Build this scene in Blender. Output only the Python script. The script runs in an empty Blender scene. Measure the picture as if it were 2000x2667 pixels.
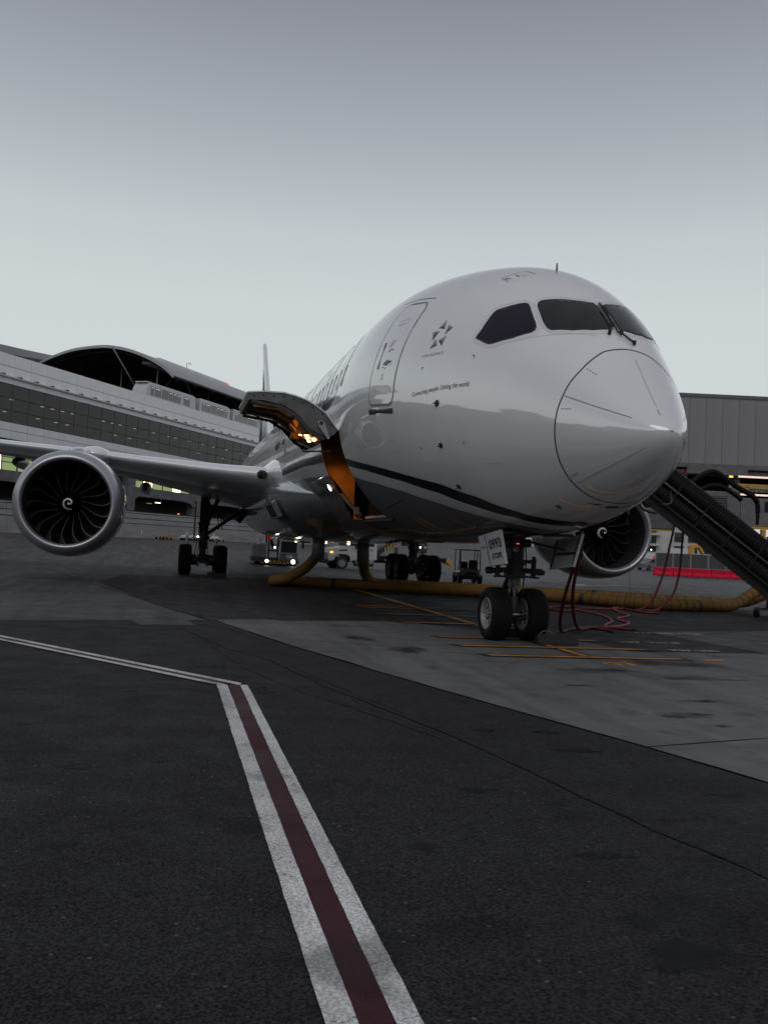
import bpy, bmesh, math, random
from mathutils import Vector, Matrix
from mathutils.geometry import delaunay_2d_cdt
random.seed(7)
R = math.radians
SC = bpy.context.scene
COL = SC.collection

# ------------------------------------------------------------------ camera
CAM_LOC = Vector((-11.16685, 6.3937, 1.671314))
YAW, PITCH, ROLL = 0.227025452, 0.036623583, 0.0479826772
cd = bpy.data.cameras.new('camera')
cam = bpy.data.objects.new('camera', cd)
COL.objects.link(cam)
fw = Vector((math.cos(YAW) * math.cos(PITCH), -math.sin(YAW) * math.cos(PITCH), math.sin(PITCH)))
rt = Vector((-math.sin(YAW), -math.cos(YAW), 0))
up = rt.cross(fw)
r2 = rt * math.cos(ROLL) + up * math.sin(ROLL)
u2 = up * math.cos(ROLL) - rt * math.sin(ROLL)
M = Matrix((r2, u2, -fw)).transposed().to_4x4()
M.translation = CAM_LOC
cam.matrix_world = M
cd.sensor_fit = 'VERTICAL'
cd.sensor_height = 36.0
cd.lens = 36.0 * 2398.762 / 2667.0
cd.clip_end = 3000
SC.camera = cam

# ------------------------------------------------------------------ sky, light, exposure
world = bpy.data.worlds.new('World')
SC.world = world
world.use_nodes = True
wn, wl = world.node_tree.nodes, world.node_tree.links
wn.clear()
w_out = wn.new('ShaderNodeOutputWorld')
w_bg = wn.new('ShaderNodeBackground')
w_bg.inputs['Strength'].default_value = 1.0
w_tc = wn.new('ShaderNodeTexCoord')
w_sep = wn.new('ShaderNodeSeparateXYZ')
w_ramp = wn.new('ShaderNodeValToRGB')
SUN_EL, SUN_AZ = R(48), R(250)
sky = wn.new('ShaderNodeTexSky')
sky.sky_type = 'NISHITA'
sky.sun_disc = False
sky.sun_elevation = SUN_EL
sky.sun_rotation = R(270) - (SUN_AZ - R(270))
w_hsv = wn.new('ShaderNodeHueSaturation')
w_hsv.inputs['Saturation'].default_value = 0.25
w_hsv.inputs['Value'].default_value = 0.07
w_mix = wn.new('ShaderNodeMixRGB')
w_mix.inputs['Fac'].default_value = 0.12
# overcast dusk: bright band over the horizon, darker towards the zenith
stops = [(0.00, (0.60, 0.64, 0.655)), (0.14, (0.650, 0.70, 0.705)), (0.25, (0.635, 0.69, 0.70)),
         (0.32, (0.565, 0.622, 0.648)), (0.41, (0.405, 0.445, 0.485)), (0.52, (0.262, 0.276, 0.318)),
         (0.65, (0.235, 0.24, 0.28)), (1.00, (0.225, 0.23, 0.268))]
el = w_ramp.color_ramp.elements
for i, (p_, c_) in enumerate(stops):
    e = el[i] if i < 2 else el.new(p_)
    e.position = p_
    e.color = (*c_, 1)
wl.new(w_tc.outputs['Generated'], w_sep.inputs[0])
wl.new(w_sep.outputs['Z'], w_ramp.inputs['Fac'])
wl.new(sky.outputs[0], w_hsv.inputs['Color'])
wl.new(w_ramp.outputs['Color'], w_mix.inputs[1])
wl.new(w_hsv.outputs['Color'], w_mix.inputs[2])
wl.new(w_mix.outputs[0], w_bg.inputs['Color'])
wl.new(w_bg.outputs[0], w_out.inputs['Surface'])

sd = bpy.data.lights.new('sun', 'SUN')
sd.energy = 0.8
sd.angle = R(50)
sd.color = (1.0, 0.97, 0.93)
sun = bpy.data.objects.new('sun', sd)
COL.objects.link(sun)
sun.rotation_euler = (R(90) - SUN_EL, 0, SUN_AZ)
sun.location = (0, 0, 80)

SC.view_settings.view_transform = 'Standard'
SC.view_settings.look = 'None'
SC.view_settings.exposure = 0.0
SC.view_settings.gamma = 1.0
SC.view_settings.use_curve_mapping = False

# ------------------------------------------------------------------ materials
MATS = {}
def _base(name):
    m = bpy.data.materials.new(name)
    m.use_nodes = True
    nt = m.node_tree
    return m, nt, nt.nodes['Principled BSDF']

def mat(name, col, rough=0.5, metal=0.0, var=0.12, scale=6.0, bump=0.0, bscale=60.0, coat=0.0, cior=1.5, emit=None, estr=0.0, spec=0.5, stretch=(1, 1, 1), rvar=0.1):
    m, nt, b = _base(name)
    b.inputs['Roughness'].default_value = rough
    b.inputs['Metallic'].default_value = metal
    b.inputs['Specular IOR Level'].default_value = spec
    b.inputs['Coat Weight'].default_value = coat
    b.inputs['Coat Roughness'].default_value = 0.04
    b.inputs['Coat IOR'].default_value = cior
    tc = nt.nodes.new('ShaderNodeTexCoord')
    mp = nt.nodes.new('ShaderNodeMapping')
    mp.inputs['Scale'].default_value = stretch
    nz = nt.nodes.new('ShaderNodeTexNoise')
    nz.inputs['Scale'].default_value = scale
    nz.inputs['Detail'].default_value = 6
    nt.links.new(tc.outputs['Object'], mp.inputs[0])
    nt.links.new(mp.outputs[0], nz.inputs['Vector'])
    mr = nt.nodes.new('ShaderNodeMapRange')
    mr.inputs[1].default_value = 0.3
    mr.inputs[2].default_value = 0.7
    mr.inputs[3].default_value = 1 - var
    mr.inputs[4].default_value = 1 + var
    nt.links.new(nz.outputs['Fac'], mr.inputs[0])
    mx = nt.nodes.new('ShaderNodeMixRGB')
    mx.blend_type = 'MULTIPLY'
    mx.inputs[0].default_value = 1
    mx.inputs[1].default_value = (*col, 1)
    nt.links.new(mr.outputs[0], mx.inputs[2])
    nt.links.new(mx.outputs[0], b.inputs['Base Color'])
    if rvar:
        m2 = nt.nodes.new('ShaderNodeMapRange')
        m2.inputs[1].default_value = 0.3
        m2.inputs[2].default_value = 0.7
        m2.inputs[3].default_value = max(0.01, rough * (1 - rvar))
        m2.inputs[4].default_value = min(1, rough * (1 + rvar))
        nt.links.new(nz.outputs['Fac'], m2.inputs[0])
        nt.links.new(m2.outputs[0], b.inputs['Roughness'])
    if bump:
        n2 = nt.nodes.new('ShaderNodeTexNoise')
        n2.inputs['Scale'].default_value = bscale
        n2.inputs['Detail'].default_value = 4
        nt.links.new(tc.outputs['Object'], n2.inputs['Vector'])
        bp = nt.nodes.new('ShaderNodeBump')
        bp.inputs['Strength'].default_value = bump
        bp.inputs['Distance'].default_value = 0.02
        nt.links.new(n2.outputs['Fac'], bp.inputs['Height'])
        nt.links.new(bp.outputs[0], b.inputs['Normal'])
    if emit:
        b.inputs['Emission Color'].default_value = (*emit, 1)
        b.inputs['Emission Strength'].default_value = estr
    MATS[name] = m
    return m

def ground_mat(name, c0, c1, fleck=0.0, stain=0.5, streak=0.0, rough=0.75, grain=220.0, patchy=0.35, crack=0.0):
    """Pavement: fine aggregate, pale flecks, oil spots with outlines of their own, tyre streaks."""
    m, nt, b = _base(name)
    N, L = nt.nodes, nt.links
    tc = N.new('ShaderNodeTexCoord')
    def noise(sc, det=5, stretch=(1, 1, 1), ro=0.55):
        mp = N.new('ShaderNodeMapping'); mp.inputs['Scale'].default_value = stretch
        L.new(tc.outputs['Object'], mp.inputs[0])
        n = N.new('ShaderNodeTexNoise'); n.inputs['Scale'].default_value = sc; n.inputs['Detail'].default_value = det
        n.inputs['Roughness'].default_value = ro
        L.new(mp.outputs[0], n.inputs['Vector'])
        return n.outputs['Fac']
    def ramp(src, a, bb, lo, hi):
        r = N.new('ShaderNodeMapRange'); r.inputs[1].default_value = a; r.inputs[2].default_value = bb
        r.inputs[3].default_value = lo; r.inputs[4].default_value = hi
        L.new(src, r.inputs[0]); return r.outputs[0]
    def mul(a, bb):
        x = N.new('ShaderNodeMath'); x.operation = 'MULTIPLY'; L.new(a, x.inputs[0]); L.new(bb, x.inputs[1]); return x.outputs[0]
    fine = noise(grain, 3)
    mx = N.new('ShaderNodeMixRGB'); mx.inputs[1].default_value = (*c0, 1); mx.inputs[2].default_value = (*c1, 1)
    L.new(ramp(fine, 0.40, 0.62, 0, 1), mx.inputs[0])
    k = ramp(noise(0.35, 6), 0.3, 0.7, 1 - patchy, 1 + patchy)
    k = mul(k, ramp(noise(3.1, 4), 0.3, 0.7, 0.88, 1.12))
    if stain:
        k = mul(k, ramp(noise(1.15, 3, (1, 1, 1), 0.4), 0.645, 0.69, 1.0, 1 - stain))
        k = mul(k, ramp(noise(2.7, 2, (1, 1, 1), 0.35), 0.69, 0.74, 1.0, 1 - stain * 0.8))
    if streak:
        k = mul(k, ramp(noise(1.3, 6, (0.09, 1.4, 1), 0.6), 0.42, 0.68, 1 + streak * 0.35, 1 - streak))
        k = mul(k, ramp(noise(2.1, 6, (0.8, 0.13, 1), 0.6), 0.5, 0.7, 1.0, 1 - streak * 0.6))
    if crack:
        v2 = N.new('ShaderNodeTexVoronoi'); v2.feature = 'DISTANCE_TO_EDGE'; v2.inputs['Scale'].default_value = 3.2
        nz = N.new('ShaderNodeTexNoise'); nz.inputs['Scale'].default_value = 5.0; nz.inputs['Detail'].default_value = 5
        L.new(tc.outputs['Object'], nz.inputs['Vector'])
        av = N.new('ShaderNodeMixRGB'); av.inputs[0].default_value = 0.35
        L.new(tc.outputs['Object'], av.inputs[1]); L.new(nz.outputs['Color'], av.inputs[2])
        L.new(av.outputs[0], v2.inputs['Vector'])
        k = mul(k, ramp(v2.outputs['Distance'], 0.0, 0.012, 1 - crack, 1.0))
    sc = N.new('ShaderNodeMixRGB'); sc.blend_type = 'MULTIPLY'; sc.inputs[0].default_value = 1
    L.new(mx.outputs[0], sc.inputs[1]); L.new(k, sc.inputs[2])
    out = sc.outputs[0]
    if fleck:
        v = N.new('ShaderNodeTexVoronoi'); v.inputs['Scale'].default_value = 17
        L.new(tc.outputs['Object'], v.inputs['Vector'])
        sz = ramp(v.outputs['Distance'], 0.08, 0.20, 1, 0)
        sp = N.new('ShaderNodeSeparateColor'); L.new(v.outputs['Color'], sp.inputs[0])
        pick = ramp(sp.outputs[0], 0.70, 1.0, 0, 1)
        fl = N.new('ShaderNodeMixRGB'); fl.inputs[2].default_value = (0.30, 0.29, 0.28, 1)
        L.new(out, fl.inputs[1])
        fm = N.new('ShaderNodeMath'); fm.operation = 'MULTIPLY'; fm.inputs[1].default_value = fleck
        L.new(mul(sz, pick), fm.inputs[0]); L.new(fm.outputs[0], fl.inputs[0])
        out = fl.outputs[0]
    L.new(out, b.inputs['Base Color'])
    L.new(ramp(noise(1.7, 5), 0.3, 0.7, rough - 0.12, rough + 0.1), b.inputs['Roughness'])
    bp = N.new('ShaderNodeBump'); bp.inputs['Strength'].default_value = 0.5; bp.inputs['Distance'].default_value = 0.006
    L.new(noise(grain * 0.6, 4), bp.inputs['Height']); L.new(bp.outputs[0], b.inputs['Normal'])
    b.inputs['Specular IOR Level'].default_value = 0.16
    MATS[name] = m
    return m

WHITE = mat('aircraft_white_paint', (0.75, 0.76, 0.785), 0.3, 0, 0.03, 1.2, coat=1.0, cior=2.35, rvar=0.05, bump=0.03, bscale=1.3)
RADOME = mat('radome_white_paint', (0.73, 0.74, 0.765), 0.25, 0, 0.02, 1.5, coat=1.0, cior=2.45, rvar=0.05, bump=0.015, bscale=1.5)
STRIPE = mat('stripe_black_navy_paint', (0.005, 0.0055, 0.010), 0.32, 0, 0.08, 2, coat=0.1, spec=0.3)
NAVY = mat('navy_paint', (0.012, 0.014, 0.028), 0.16, 0, 0.08, 2, coat=0.8)
BELLY = mat('belly_grey_paint', (0.145, 0.145, 0.16), 0.28, 0, 0.10, 1.4, coat=0.8, cior=1.7, stretch=(0.4, 1, 1))
SEAM = mat('dark_seam', (0.03, 0.03, 0.035), 0.5)
PALE_SEAM = mat('pale_seam', (0.42, 0.43, 0.45), 0.35)
DOOR_SEAM = mat('door_seam_grey', (0.17, 0.175, 0.19), 0.35)
DARK_SILVER = mat('decal_dark_grey', (0.045, 0.045, 0.055), 0.3)
MID_SILVER = mat('decal_silver_grey', (0.25, 0.25, 0.27), 0.3)
COCKPIT = mat('cockpit_glass', (0.012, 0.012, 0.013), 0.06, 0, 0.5, 2.5, coat=0.0, spec=0.55)
COCKPIT_SIDE = mat('cockpit_side_glass', (0.010, 0.007, 0.020), 0.06, 0, 0.2, 3, coat=0.0, spec=0.30)
BLACK = mat('black_rubber', (0.012, 0.012, 0.013), 0.62, 0, 0.2, 8, bump=0.15, bscale=40)
TYRE = mat('tyre_rubber', (0.0075, 0.0075, 0.008), 0.75, 0, 0.25, 6, bump=0.1, bscale=50, spec=0.2)
GEAR = mat('gear_grey_paint', (0.13, 0.13, 0.14), 0.4, 0, 0.25, 9)
GEAR_DARK = mat('gear_dark_metal', (0.035, 0.035, 0.04), 0.45, 0.3, 0.3, 12)
CHROME = mat('oleo_steel', (0.45, 0.45, 0.47), 0.22, 1.0, 0.1, 8)
RIM = mat('wheel_rim_paint', (0.30, 0.30, 0.31), 0.35, 0.2, 0.2, 14)
ALU = mat('leading_edge_aluminium', (0.90, 0.92, 0.93), 0.25, 0.55, 0.01, 1, rvar=0.05)
LIP = mat('inlet_lip_aluminium', (0.46, 0.46, 0.50), 0.36, 0.7, 0.01, 1, rvar=0.04)
NACELLE = mat('nacelle_grey_paint', (0.24, 0.24, 0.27), 0.2, 0, 0.02, 1, coat=0.6, rvar=.05)
LINER = mat('inlet_liner_dark', (0.02, 0.02, 0.024), 0.5, 0, 0.15, 30)
BLADE = mat('fan_blade_composite', (0.004, 0.004, 0.005), 0.45, 0, 0.2, 10, spec=0.2)
BLADE_EDGE = mat('fan_blade_titanium', (0.55, 0.55, 0.56), 0.3, 0.95, 0.1, 10)
WINGGREY = mat('wing_underside_grey', (0.15, 0.15, 0.165), 0.35, 0, 0.03, 0.6, coat=0.1, stretch=(0.4, 1, 1))
SWIRL = mat('spinner_white', (0.75, 0.75, 0.75), 0.3, 0, 0.04)
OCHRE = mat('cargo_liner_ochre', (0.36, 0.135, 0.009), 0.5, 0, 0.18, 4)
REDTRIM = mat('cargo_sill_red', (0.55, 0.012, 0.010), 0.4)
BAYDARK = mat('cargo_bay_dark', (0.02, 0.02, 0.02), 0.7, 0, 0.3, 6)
DOORSKIN = mat('cargo_door_structure', (0.085, 0.085, 0.09), 0.4, 0.1, 0.3, 5)
AMBER_LAMP = mat('amber_lamp', (0.9, 0.4, 0.05), 0.3, emit=(1.0, 0.50, 0.13), estr=16)
WHITE_LAMP = mat('white_lamp', (0.9, 0.9, 0.9), 0.3, emit=(1.0, 0.95, 0.88), estr=10)
WARM_LAMP = mat('warm_lamp', (0.9, 0.8, 0.6), 0.3, emit=(1.0, 0.78, 0.45), estr=4)
GREEN_LAMP = mat('green_lamp', (0.5, 0.7, 0.3), 0.3, emit=(0.55, 0.66, 0.22), estr=0.20)
RED_LAMP = mat('red_lamp', (0.9, 0.05, 0.02), 0.3, emit=(1.0, 0.10, 0.02), estr=4)
ORANGE_LAMP = mat('orange_lamp', (0.9, 0.4, 0.05), 0.3, emit=(1.0, 0.42, 0.03), estr=3)
SKYLINE_LAMP = mat('pink_tube_lamp', (0.9, 0.7, 0.65), 0.3, emit=(1.0, 0.66, 0.60), estr=0.75)
YELLOW = mat('duct_yellow_fabric', (0.135, 0.066, 0.003), 0.75, 0, 0.28, 5, bump=0.35, bscale=18)
DUCTBAND = mat('duct_black_band', (0.012, 0.012, 0.014), 0.6)
REDC = mat('red_cable_rubber', (0.13, 0.006, 0.007), 0.5, 0, 0.25, 10)
REDC_WORN = mat('red_cable_worn', (0.24, 0.07, 0.075), 0.6, 0, 0.25, 14)
BRIDGE = mat('bridge_grey_panel', (0.19, 0.187, 0.20), 0.45, 0, 0.10, 1.2, stretch=(1, 1, 0.2))
BRIDGE_DARK = mat('bridge_dark_steel', (0.012, 0.012, 0.014), 0.6, 0.0, 0.2, 4, spec=0.25)
BRIDGE_MID = mat('bridge_mid_steel', (0.10, 0.10, 0.11), 0.5, 0.1, 0.2, 4)
UNIT = mat('unit_grey_paint', (0.13, 0.13, 0.14), 0.5, 0, 0.2, 2.5)
SAFETY = mat('safety_yellow_paint', (0.55, 0.26, 0.02), 0.5, 0, 0.2, 5)
HOSE = mat('black_corrugated_hose', (0.006, 0.006, 0.007), 0.6, 0, 0.2, 8, spec=0.15)
PANEL = mat('facade_pale_panel', (0.76, 0.76, 0.785), 0.4, 0, 0.07, 0.5)
PANEL2 = mat('facade_lower_panel', (0.64, 0.64, 0.665), 0.4, 0, 0.08, 0.5)
MULLION = mat('mullion_dark', (0.06, 0.06, 0.065), 0.5)
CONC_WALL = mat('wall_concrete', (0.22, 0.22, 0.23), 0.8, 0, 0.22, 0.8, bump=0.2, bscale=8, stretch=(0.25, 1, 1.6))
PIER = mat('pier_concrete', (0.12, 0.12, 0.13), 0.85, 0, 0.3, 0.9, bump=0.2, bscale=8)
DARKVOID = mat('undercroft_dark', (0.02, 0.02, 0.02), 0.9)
INTERIOR = mat('concourse_interior', (0.10, 0.095, 0.09), 0.8, 0, 0.35, 0.5, stretch=(1, 1, 0.15))
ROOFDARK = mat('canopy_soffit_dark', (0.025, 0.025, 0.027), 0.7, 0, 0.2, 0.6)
ROOFEDGE = mat('canopy_fascia_light', (0.30, 0.30, 0.32), 0.45)
STEEL = mat('grey_steel_tube', (0.14, 0.14, 0.15), 0.45, 0.3, 0.15, 2)
TRAINW = mat('train_white_body', (0.45, 0.46, 0.48), 0.3, 0, 0.05, 1, coat=0.3)
GLASSDK = mat('dark_window_glass', (0.03, 0.03, 0.034), 0.08, 0, 0.2, 2, coat=0.6)
VEHW = mat('vehicle_white_paint', (0.50, 0.50, 0.51), 0.3, 0, 0.08, 2, coat=0.4)
VEHG = mat('vehicle_grey_paint', (0.14, 0.14, 0.15), 0.4, 0, 0.15, 3)
VEHD = mat('vehicle_dark_chassis', (0.025, 0.025, 0.027), 0.6, 0, 0.2, 5)
ORANGE = mat('dolly_orange_paint', (0.42, 0.14, 0.03), 0.55, 0, 0.2, 3)
REDBAR = mat('barrier_red_plastic', (0.50, 0.004, 0.03), 0.6, 0, 0.12, 2, spec=0.2)
MESH = mat('fence_screen_dark', (0.055, 0.055, 0.058), 0.85, 0, 0.2, 2, stretch=(1, 1, 0.4))
BUILD = mat('distant_building_plaster', (0.40, 0.39, 0.385), 0.7, 0, 0.1, 0.4)
HILLM = mat('distant_hill', (0.12, 0.12, 0.13), 0.9, 0, 0.2, 0.02)
WLINE = ground_mat('white_line_paint', (0.36, 0.37, 0.375), (0.62, 0.63, 0.635), 0, 0.45, 0.3, 0.65, 60, 0.2, crack=0.7)
RLINE = ground_mat('maroon_line_paint', (0.032, 0.008, 0.013), (0.052, 0.013, 0.020), 0, 0.3, 0.1, 0.6, 150, 0.15)
YLINE = ground_mat('orange_line_paint', (0.52, 0.19, 0.015), (0.62, 0.25, 0.02), 0, 0.55, 0.5, 0.6, 90, 0.3)
BLINE = ground_mat('black_border_paint', (0.02, 0.02, 0.022), (0.028, 0.028, 0.03), 0, 0.2, 0.2, 0.6, 120, 0.2)
def spill_mat(top=0.58):
    m, nt, b = _base('oil_spill')
    N, L = nt.nodes, nt.links
    tc = N.new('ShaderNodeTexCoord'); mp = N.new('ShaderNodeMapping')
    mp.inputs['Location'].default_value = (-1, -1, 0); mp.inputs['Scale'].default_value = (2, 2, 0)
    L.new(tc.outputs['Generated'], mp.inputs[0])
    ln = N.new('ShaderNodeVectorMath'); ln.operation = 'LENGTH'; L.new(mp.outputs[0], ln.inputs[0])
    nz = N.new('ShaderNodeTexNoise'); nz.inputs['Scale'].default_value = 9.0; nz.inputs['Detail'].default_value = 4
    L.new(tc.outputs['Object'], nz.inputs['Vector'])
    ad = N.new('ShaderNodeMath'); ad.operation = 'MULTIPLY_ADD'; ad.inputs[1].default_value = 1.1
    L.new(nz.outputs['Fac'], ad.inputs[0]); L.new(ln.outputs['Value'], ad.inputs[2])
    mr = N.new('ShaderNodeMapRange'); mr.inputs[1].default_value = 0.80; mr.inputs[2].default_value = 1.35; mr.inputs[3].default_value = top; mr.inputs[4].default_value = 0.0
    L.new(ad.outputs[0], mr.inputs[0])
    b.inputs['Base Color'].default_value = (0.006, 0.006, 0.0065, 1); b.inputs['Roughness'].default_value = 0.6; b.inputs['Specular IOR Level'].default_value = 0.25
    tr = N.new('ShaderNodeBsdfTransparent'); mx = N.new('ShaderNodeMixShader')
    L.new(mr.outputs[0], mx.inputs[0]); L.new(tr.outputs[0], mx.inputs[1]); L.new(b.outputs[0], mx.inputs[2])
    L.new(mx.outputs[0], N['Material Output'].inputs['Surface'])
    return m
SPILL = spill_mat()
SPILL_FAINT = spill_mat(0.38)
WORNLINE = ground_mat('worn_pale_paint', (0.28, 0.20, 0.18), (0.36, 0.30, 0.28), 0, 0.5, 0.6, 0.6, 90, 0.4)
PINKLINE = ground_mat('pale_pink_paint', (0.42, 0.33, 0.40), (0.52, 0.43, 0.50), 0, 0.4, 0.4, 0.6, 90, 0.3)
REFLECTED = mat('shaded_grey_cladding', (0.10, 0.10, 0.105), 0.6, 0, 0.15, 0.3)
ASPHALT = ground_mat('asphalt', (0.0035, 0.0035, 0.0042), (0.034, 0.034, 0.037), 0.35, 0.35, 0.0, 0.78, 80, 0.14)
CONC = ground_mat('apron_concrete', (0.098, 0.10, 0.104), (0.132, 0.134, 0.138), 0, 0.30, 0.28, 0.7, 140, 0.15)
APRON = ground_mat('stained_apron', (0.055, 0.055, 0.059), (0.075, 0.075, 0.080), 0, 0.35, 0.45, 0.62, 120, 0.25)
APRON_DARK = ground_mat('dark_apron', (0.014, 0.014, 0.016), (0.026, 0.026, 0.029), 0, 0.4, 0.5, 0.66, 120, 0.25)
APRON_L = ground_mat('pale_apron', (0.058, 0.059, 0.062), (0.078, 0.079, 0.083), 0, 0.3, 0.35, 0.66, 120, 0.2)
CRACKM = mat('crack_filler', (0.003, 0.003, 0.003), 0.95, 0, 0.3, 4, spec=0.05)
GLASSPANE = None
def glass_pane():
    m, nt, b = _base('facade_tinted_glass')
    N, L = nt.nodes, nt.links
    b.inputs['Base Color'].default_value = (0.035, 0.034, 0.034, 1)
    b.inputs['Roughness'].default_value = 0.08
    b.inputs['Coat Weight'].default_value = 0.3
    tr = N.new('ShaderNodeBsdfTransparent'); tr.inputs[0].default_value = (0.55, 0.54, 0.52, 1)
    mx = N.new('ShaderNodeMixShader'); mx.inputs[0].default_value = 0.45
    L.new(b.outputs[0], mx.inputs[1]); L.new(tr.outputs[0], mx.inputs[2])
    L.new(mx.outputs[0], N['Material Output'].inputs['Surface'])
    nz = N.new('ShaderNodeTexNoise'); nz.inputs['Scale'].default_value = 0.7
    tc = N.new('ShaderNodeTexCoord'); L.new(tc.outputs['Object'], nz.inputs['Vector'])
    mr = N.new('ShaderNodeMapRange'); mr.inputs[3].default_value = 0.04; mr.inputs[4].default_value = 0.14
    L.new(nz.outputs['Fac'], mr.inputs[0]); L.new(mr.outputs[0], b.inputs['Roughness'])
    return m
GLASSPANE = glass_pane()

# ------------------------------------------------------------------ mesh helpers
class MB:
    def __init__(s):
        s.v = []; s.f = []; s.m = []
        s.T = Matrix.Identity(4); s.mi = 0
    def add(s, verts, faces, mi=None):
        o = len(s.v)
        s.v += [tuple(s.T @ Vector(p)) for p in verts]
        s.f += [tuple(i + o for i in f) for f in faces]
        s.m += [s.mi if mi is None else mi] * len(faces)
        return s
    def box(s, c, d, rz=0.0, mi=None, taper=1.0, bev=0.0):
        x, y, z = d[0] / 2, d[1] / 2, d[2] / 2
        if bev:
            # chamfered box: outline octagon in plan, chamfer top and bottom
            b = min(bev, x * .9, y * .9, z * .9)
            def ring(xx, yy, zz, bb):
                return [(-xx + bb, -yy, zz), (xx - bb, -yy, zz), (xx, -yy + bb, zz), (xx, yy - bb, zz), (xx - bb, yy, zz), (-xx + bb, yy, zz), (-xx, yy - bb, zz), (-xx, -yy + bb, zz)]
            P = ring(x - b, y - b, -z, b * .5) + ring(x, y, -z + b, b) + ring(x * taper, y * taper, z - b, b) + ring(x * taper - b, y * taper - b, z, b * .5)
            F = [tuple(range(7, -1, -1)), tuple(range(24, 32))]
            for k in range(3):
                for i in range(8):
                    j = (i + 1) % 8
                    F.append((k * 8 + i, k * 8 + j, k * 8 + 8 + j, k * 8 + 8 + i))
        else:
            P = [(-x, -y, -z), (x, -y, -z), (x, y, -z), (-x, y, -z), (-x * taper, -y * taper, z), (x * taper, -y * taper, z), (x * taper, y * taper, z), (-x * taper, y * taper, z)]
            F = [(3, 2, 1, 0), (4, 5, 6, 7), (0, 1, 5, 4), (1, 2, 6, 5), (2, 3, 7, 6), (3, 0, 4, 7)]
        cr, sr = math.cos(rz), math.sin(rz)
        P = [(c[0] + a * cr - b_ * sr, c[1] + a * sr + b_ * cr, c[2] + e) for a, b_, e in P]
        return s.add(P, F, mi)
    def mm(s, a, b, mi=None, bev=0.0):
        return s.box([(a[i] + b[i]) / 2 for i in range(3)], [abs(b[i] - a[i]) for i in range(3)], 0, mi, 1.0, bev)
    def beam(s, a, b, w, h=None, mi=None):
        """box-section bar from a to b"""
        a, b = Vector(a), Vector(b); h = h or w
        d = (b - a); L = d.length; d.normalize()
        u = Vector((0, 0, 1)) if abs(d.z) < .95 else Vector((1, 0, 0))
        r = d.cross(u).normalized(); u = r.cross(d)
        P = [tuple(p + r * sx * w / 2 + u * sz * h / 2) for p in (a, b) for sx, sz in ((-1, -1), (1, -1), (1, 1), (-1, 1))]
        return s.add(P, [(3, 2, 1, 0), (4, 5, 6, 7), (0, 1, 5, 4), (1, 2, 6, 5), (2, 3, 7, 6), (3, 0, 4, 7)], mi)
    def tube(s, pts, r, n=10, cap=True, mi=None):
        pts = [Vector(p) for p in pts]
        rr = r if isinstance(r, (list, tuple)) else [r] * len(pts)
        P = []; u = None
        for i, p in enumerate(pts):
            d = (pts[min(i + 1, len(pts) - 1)] - pts[max(i - 1, 0)])
            if d.length < 1e-9: d = Vector((0, 0, 1))
            d.normalize()
            if u is None:
                u = Vector((0, 0, 1)) if abs(d.z) < .9 else Vector((1, 0, 0))
            u = (u - d * u.dot(d)).normalized()
            w = d.cross(u)
            for k in range(n):
                a = 2 * math.pi * k / n
                P.append(tuple(p + (u * math.cos(a) + w * math.sin(a)) * rr[i]))
        F = []
        for i in range(len(pts) - 1):
            for k in range(n):
                j = (k + 1) % n
                F.append((i * n + k, i * n + j, (i + 1) * n + j, (i + 1) * n + k))
        if cap:
            F.append(tuple(range(n - 1, -1, -1))); F.append(tuple((len(pts) - 1) * n + k for k in range(n)))
        return s.add(P, F, mi)
    def cyl(s, a, b, r, n=16, r2=None, mi=None):
        return s.tube([a, b], [r, r if r2 is None else r2], n, True, mi)
    def lathe(s, prof, o, ax='x', n=48, closed=False, mi=None):
        """profile [(along, radius)] about an axis through o"""
        P = []; F = []
        for a, r in prof:
            for k in range(n):
                t = 2 * math.pi * k / n; c, q = r * math.cos(t), r * math.sin(t)
                P.append({'x': (o[0] + a, o[1] + c, o[2] + q), 'y': (o[0] + q, o[1] + a, o[2] + c), 'z': (o[0] + c, o[1] + q, o[2] + a)}[ax])
        m = len(prof)
        for i in range(m if closed else m - 1):
            for k in range(n):
                j = (k + 1) % n; i2 = (i + 1) % m
                F.append((i * n + k, i * n + j, i2 * n + j, i2 * n + k))
        return s.add(P, F, mi)
    def prism(s, poly, axis, a, b, mi=None):
        """2D polygon extruded along an axis between a and b; poly in the other two axes (in x,y,z order)"""
        def pt(p, t):
            return {'x': (t, p[0], p[1]), 'y': (p[0], t, p[1]), 'z': (p[0], p[1], t)}[axis]
        n = len(poly)
        P = [pt(p, a) for p in poly] + [pt(p, b) for p in poly]
        F = [tuple(range(n - 1, -1, -1)), tuple(range(n, 2 * n))]
        for i in range(n):
            j = (i + 1) % n
            F.append((i, j, n + j, n + i))
        return s.add(P, F, mi)
    def grid(s, rows, closed=False, mi=None):
        n = len(rows[0]); P = [p for r_ in rows for p in r_]; F = []
        for i in range(len(rows) - 1):
            for k in range(n if closed else n - 1):
                j = (k + 1) % n
                F.append((i * n + k, i * n + j, (i + 1) * n + j, (i + 1) * n + k))
        return s.add(P, F, mi)
    def mesh(s, name, mats, smooth=False, fix=True):
        me = bpy.data.meshes.new(name)
        me.from_pydata(s.v, [], s.f)
        for m in (mats if isinstance(mats, (list, tuple)) else [mats]):
            me.materials.append(m)
        if any(s.m):
            me.polygons.foreach_set('material_index', s.m)
        if fix:
            bm = bmesh.new(); bm.from_mesh(me)
            bmesh.ops.recalc_face_normals(bm, faces=bm.faces)
            bm.to_mesh(me); bm.free()
        if smooth:
            me.polygons.foreach_set('use_smooth', [True] * len(me.polygons))
            if smooth != 'all':
                me.set_sharp_from_angle(angle=R(smooth if isinstance(smooth, (int, float)) and smooth > 1 else 38))
        me.update()
        return me

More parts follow.
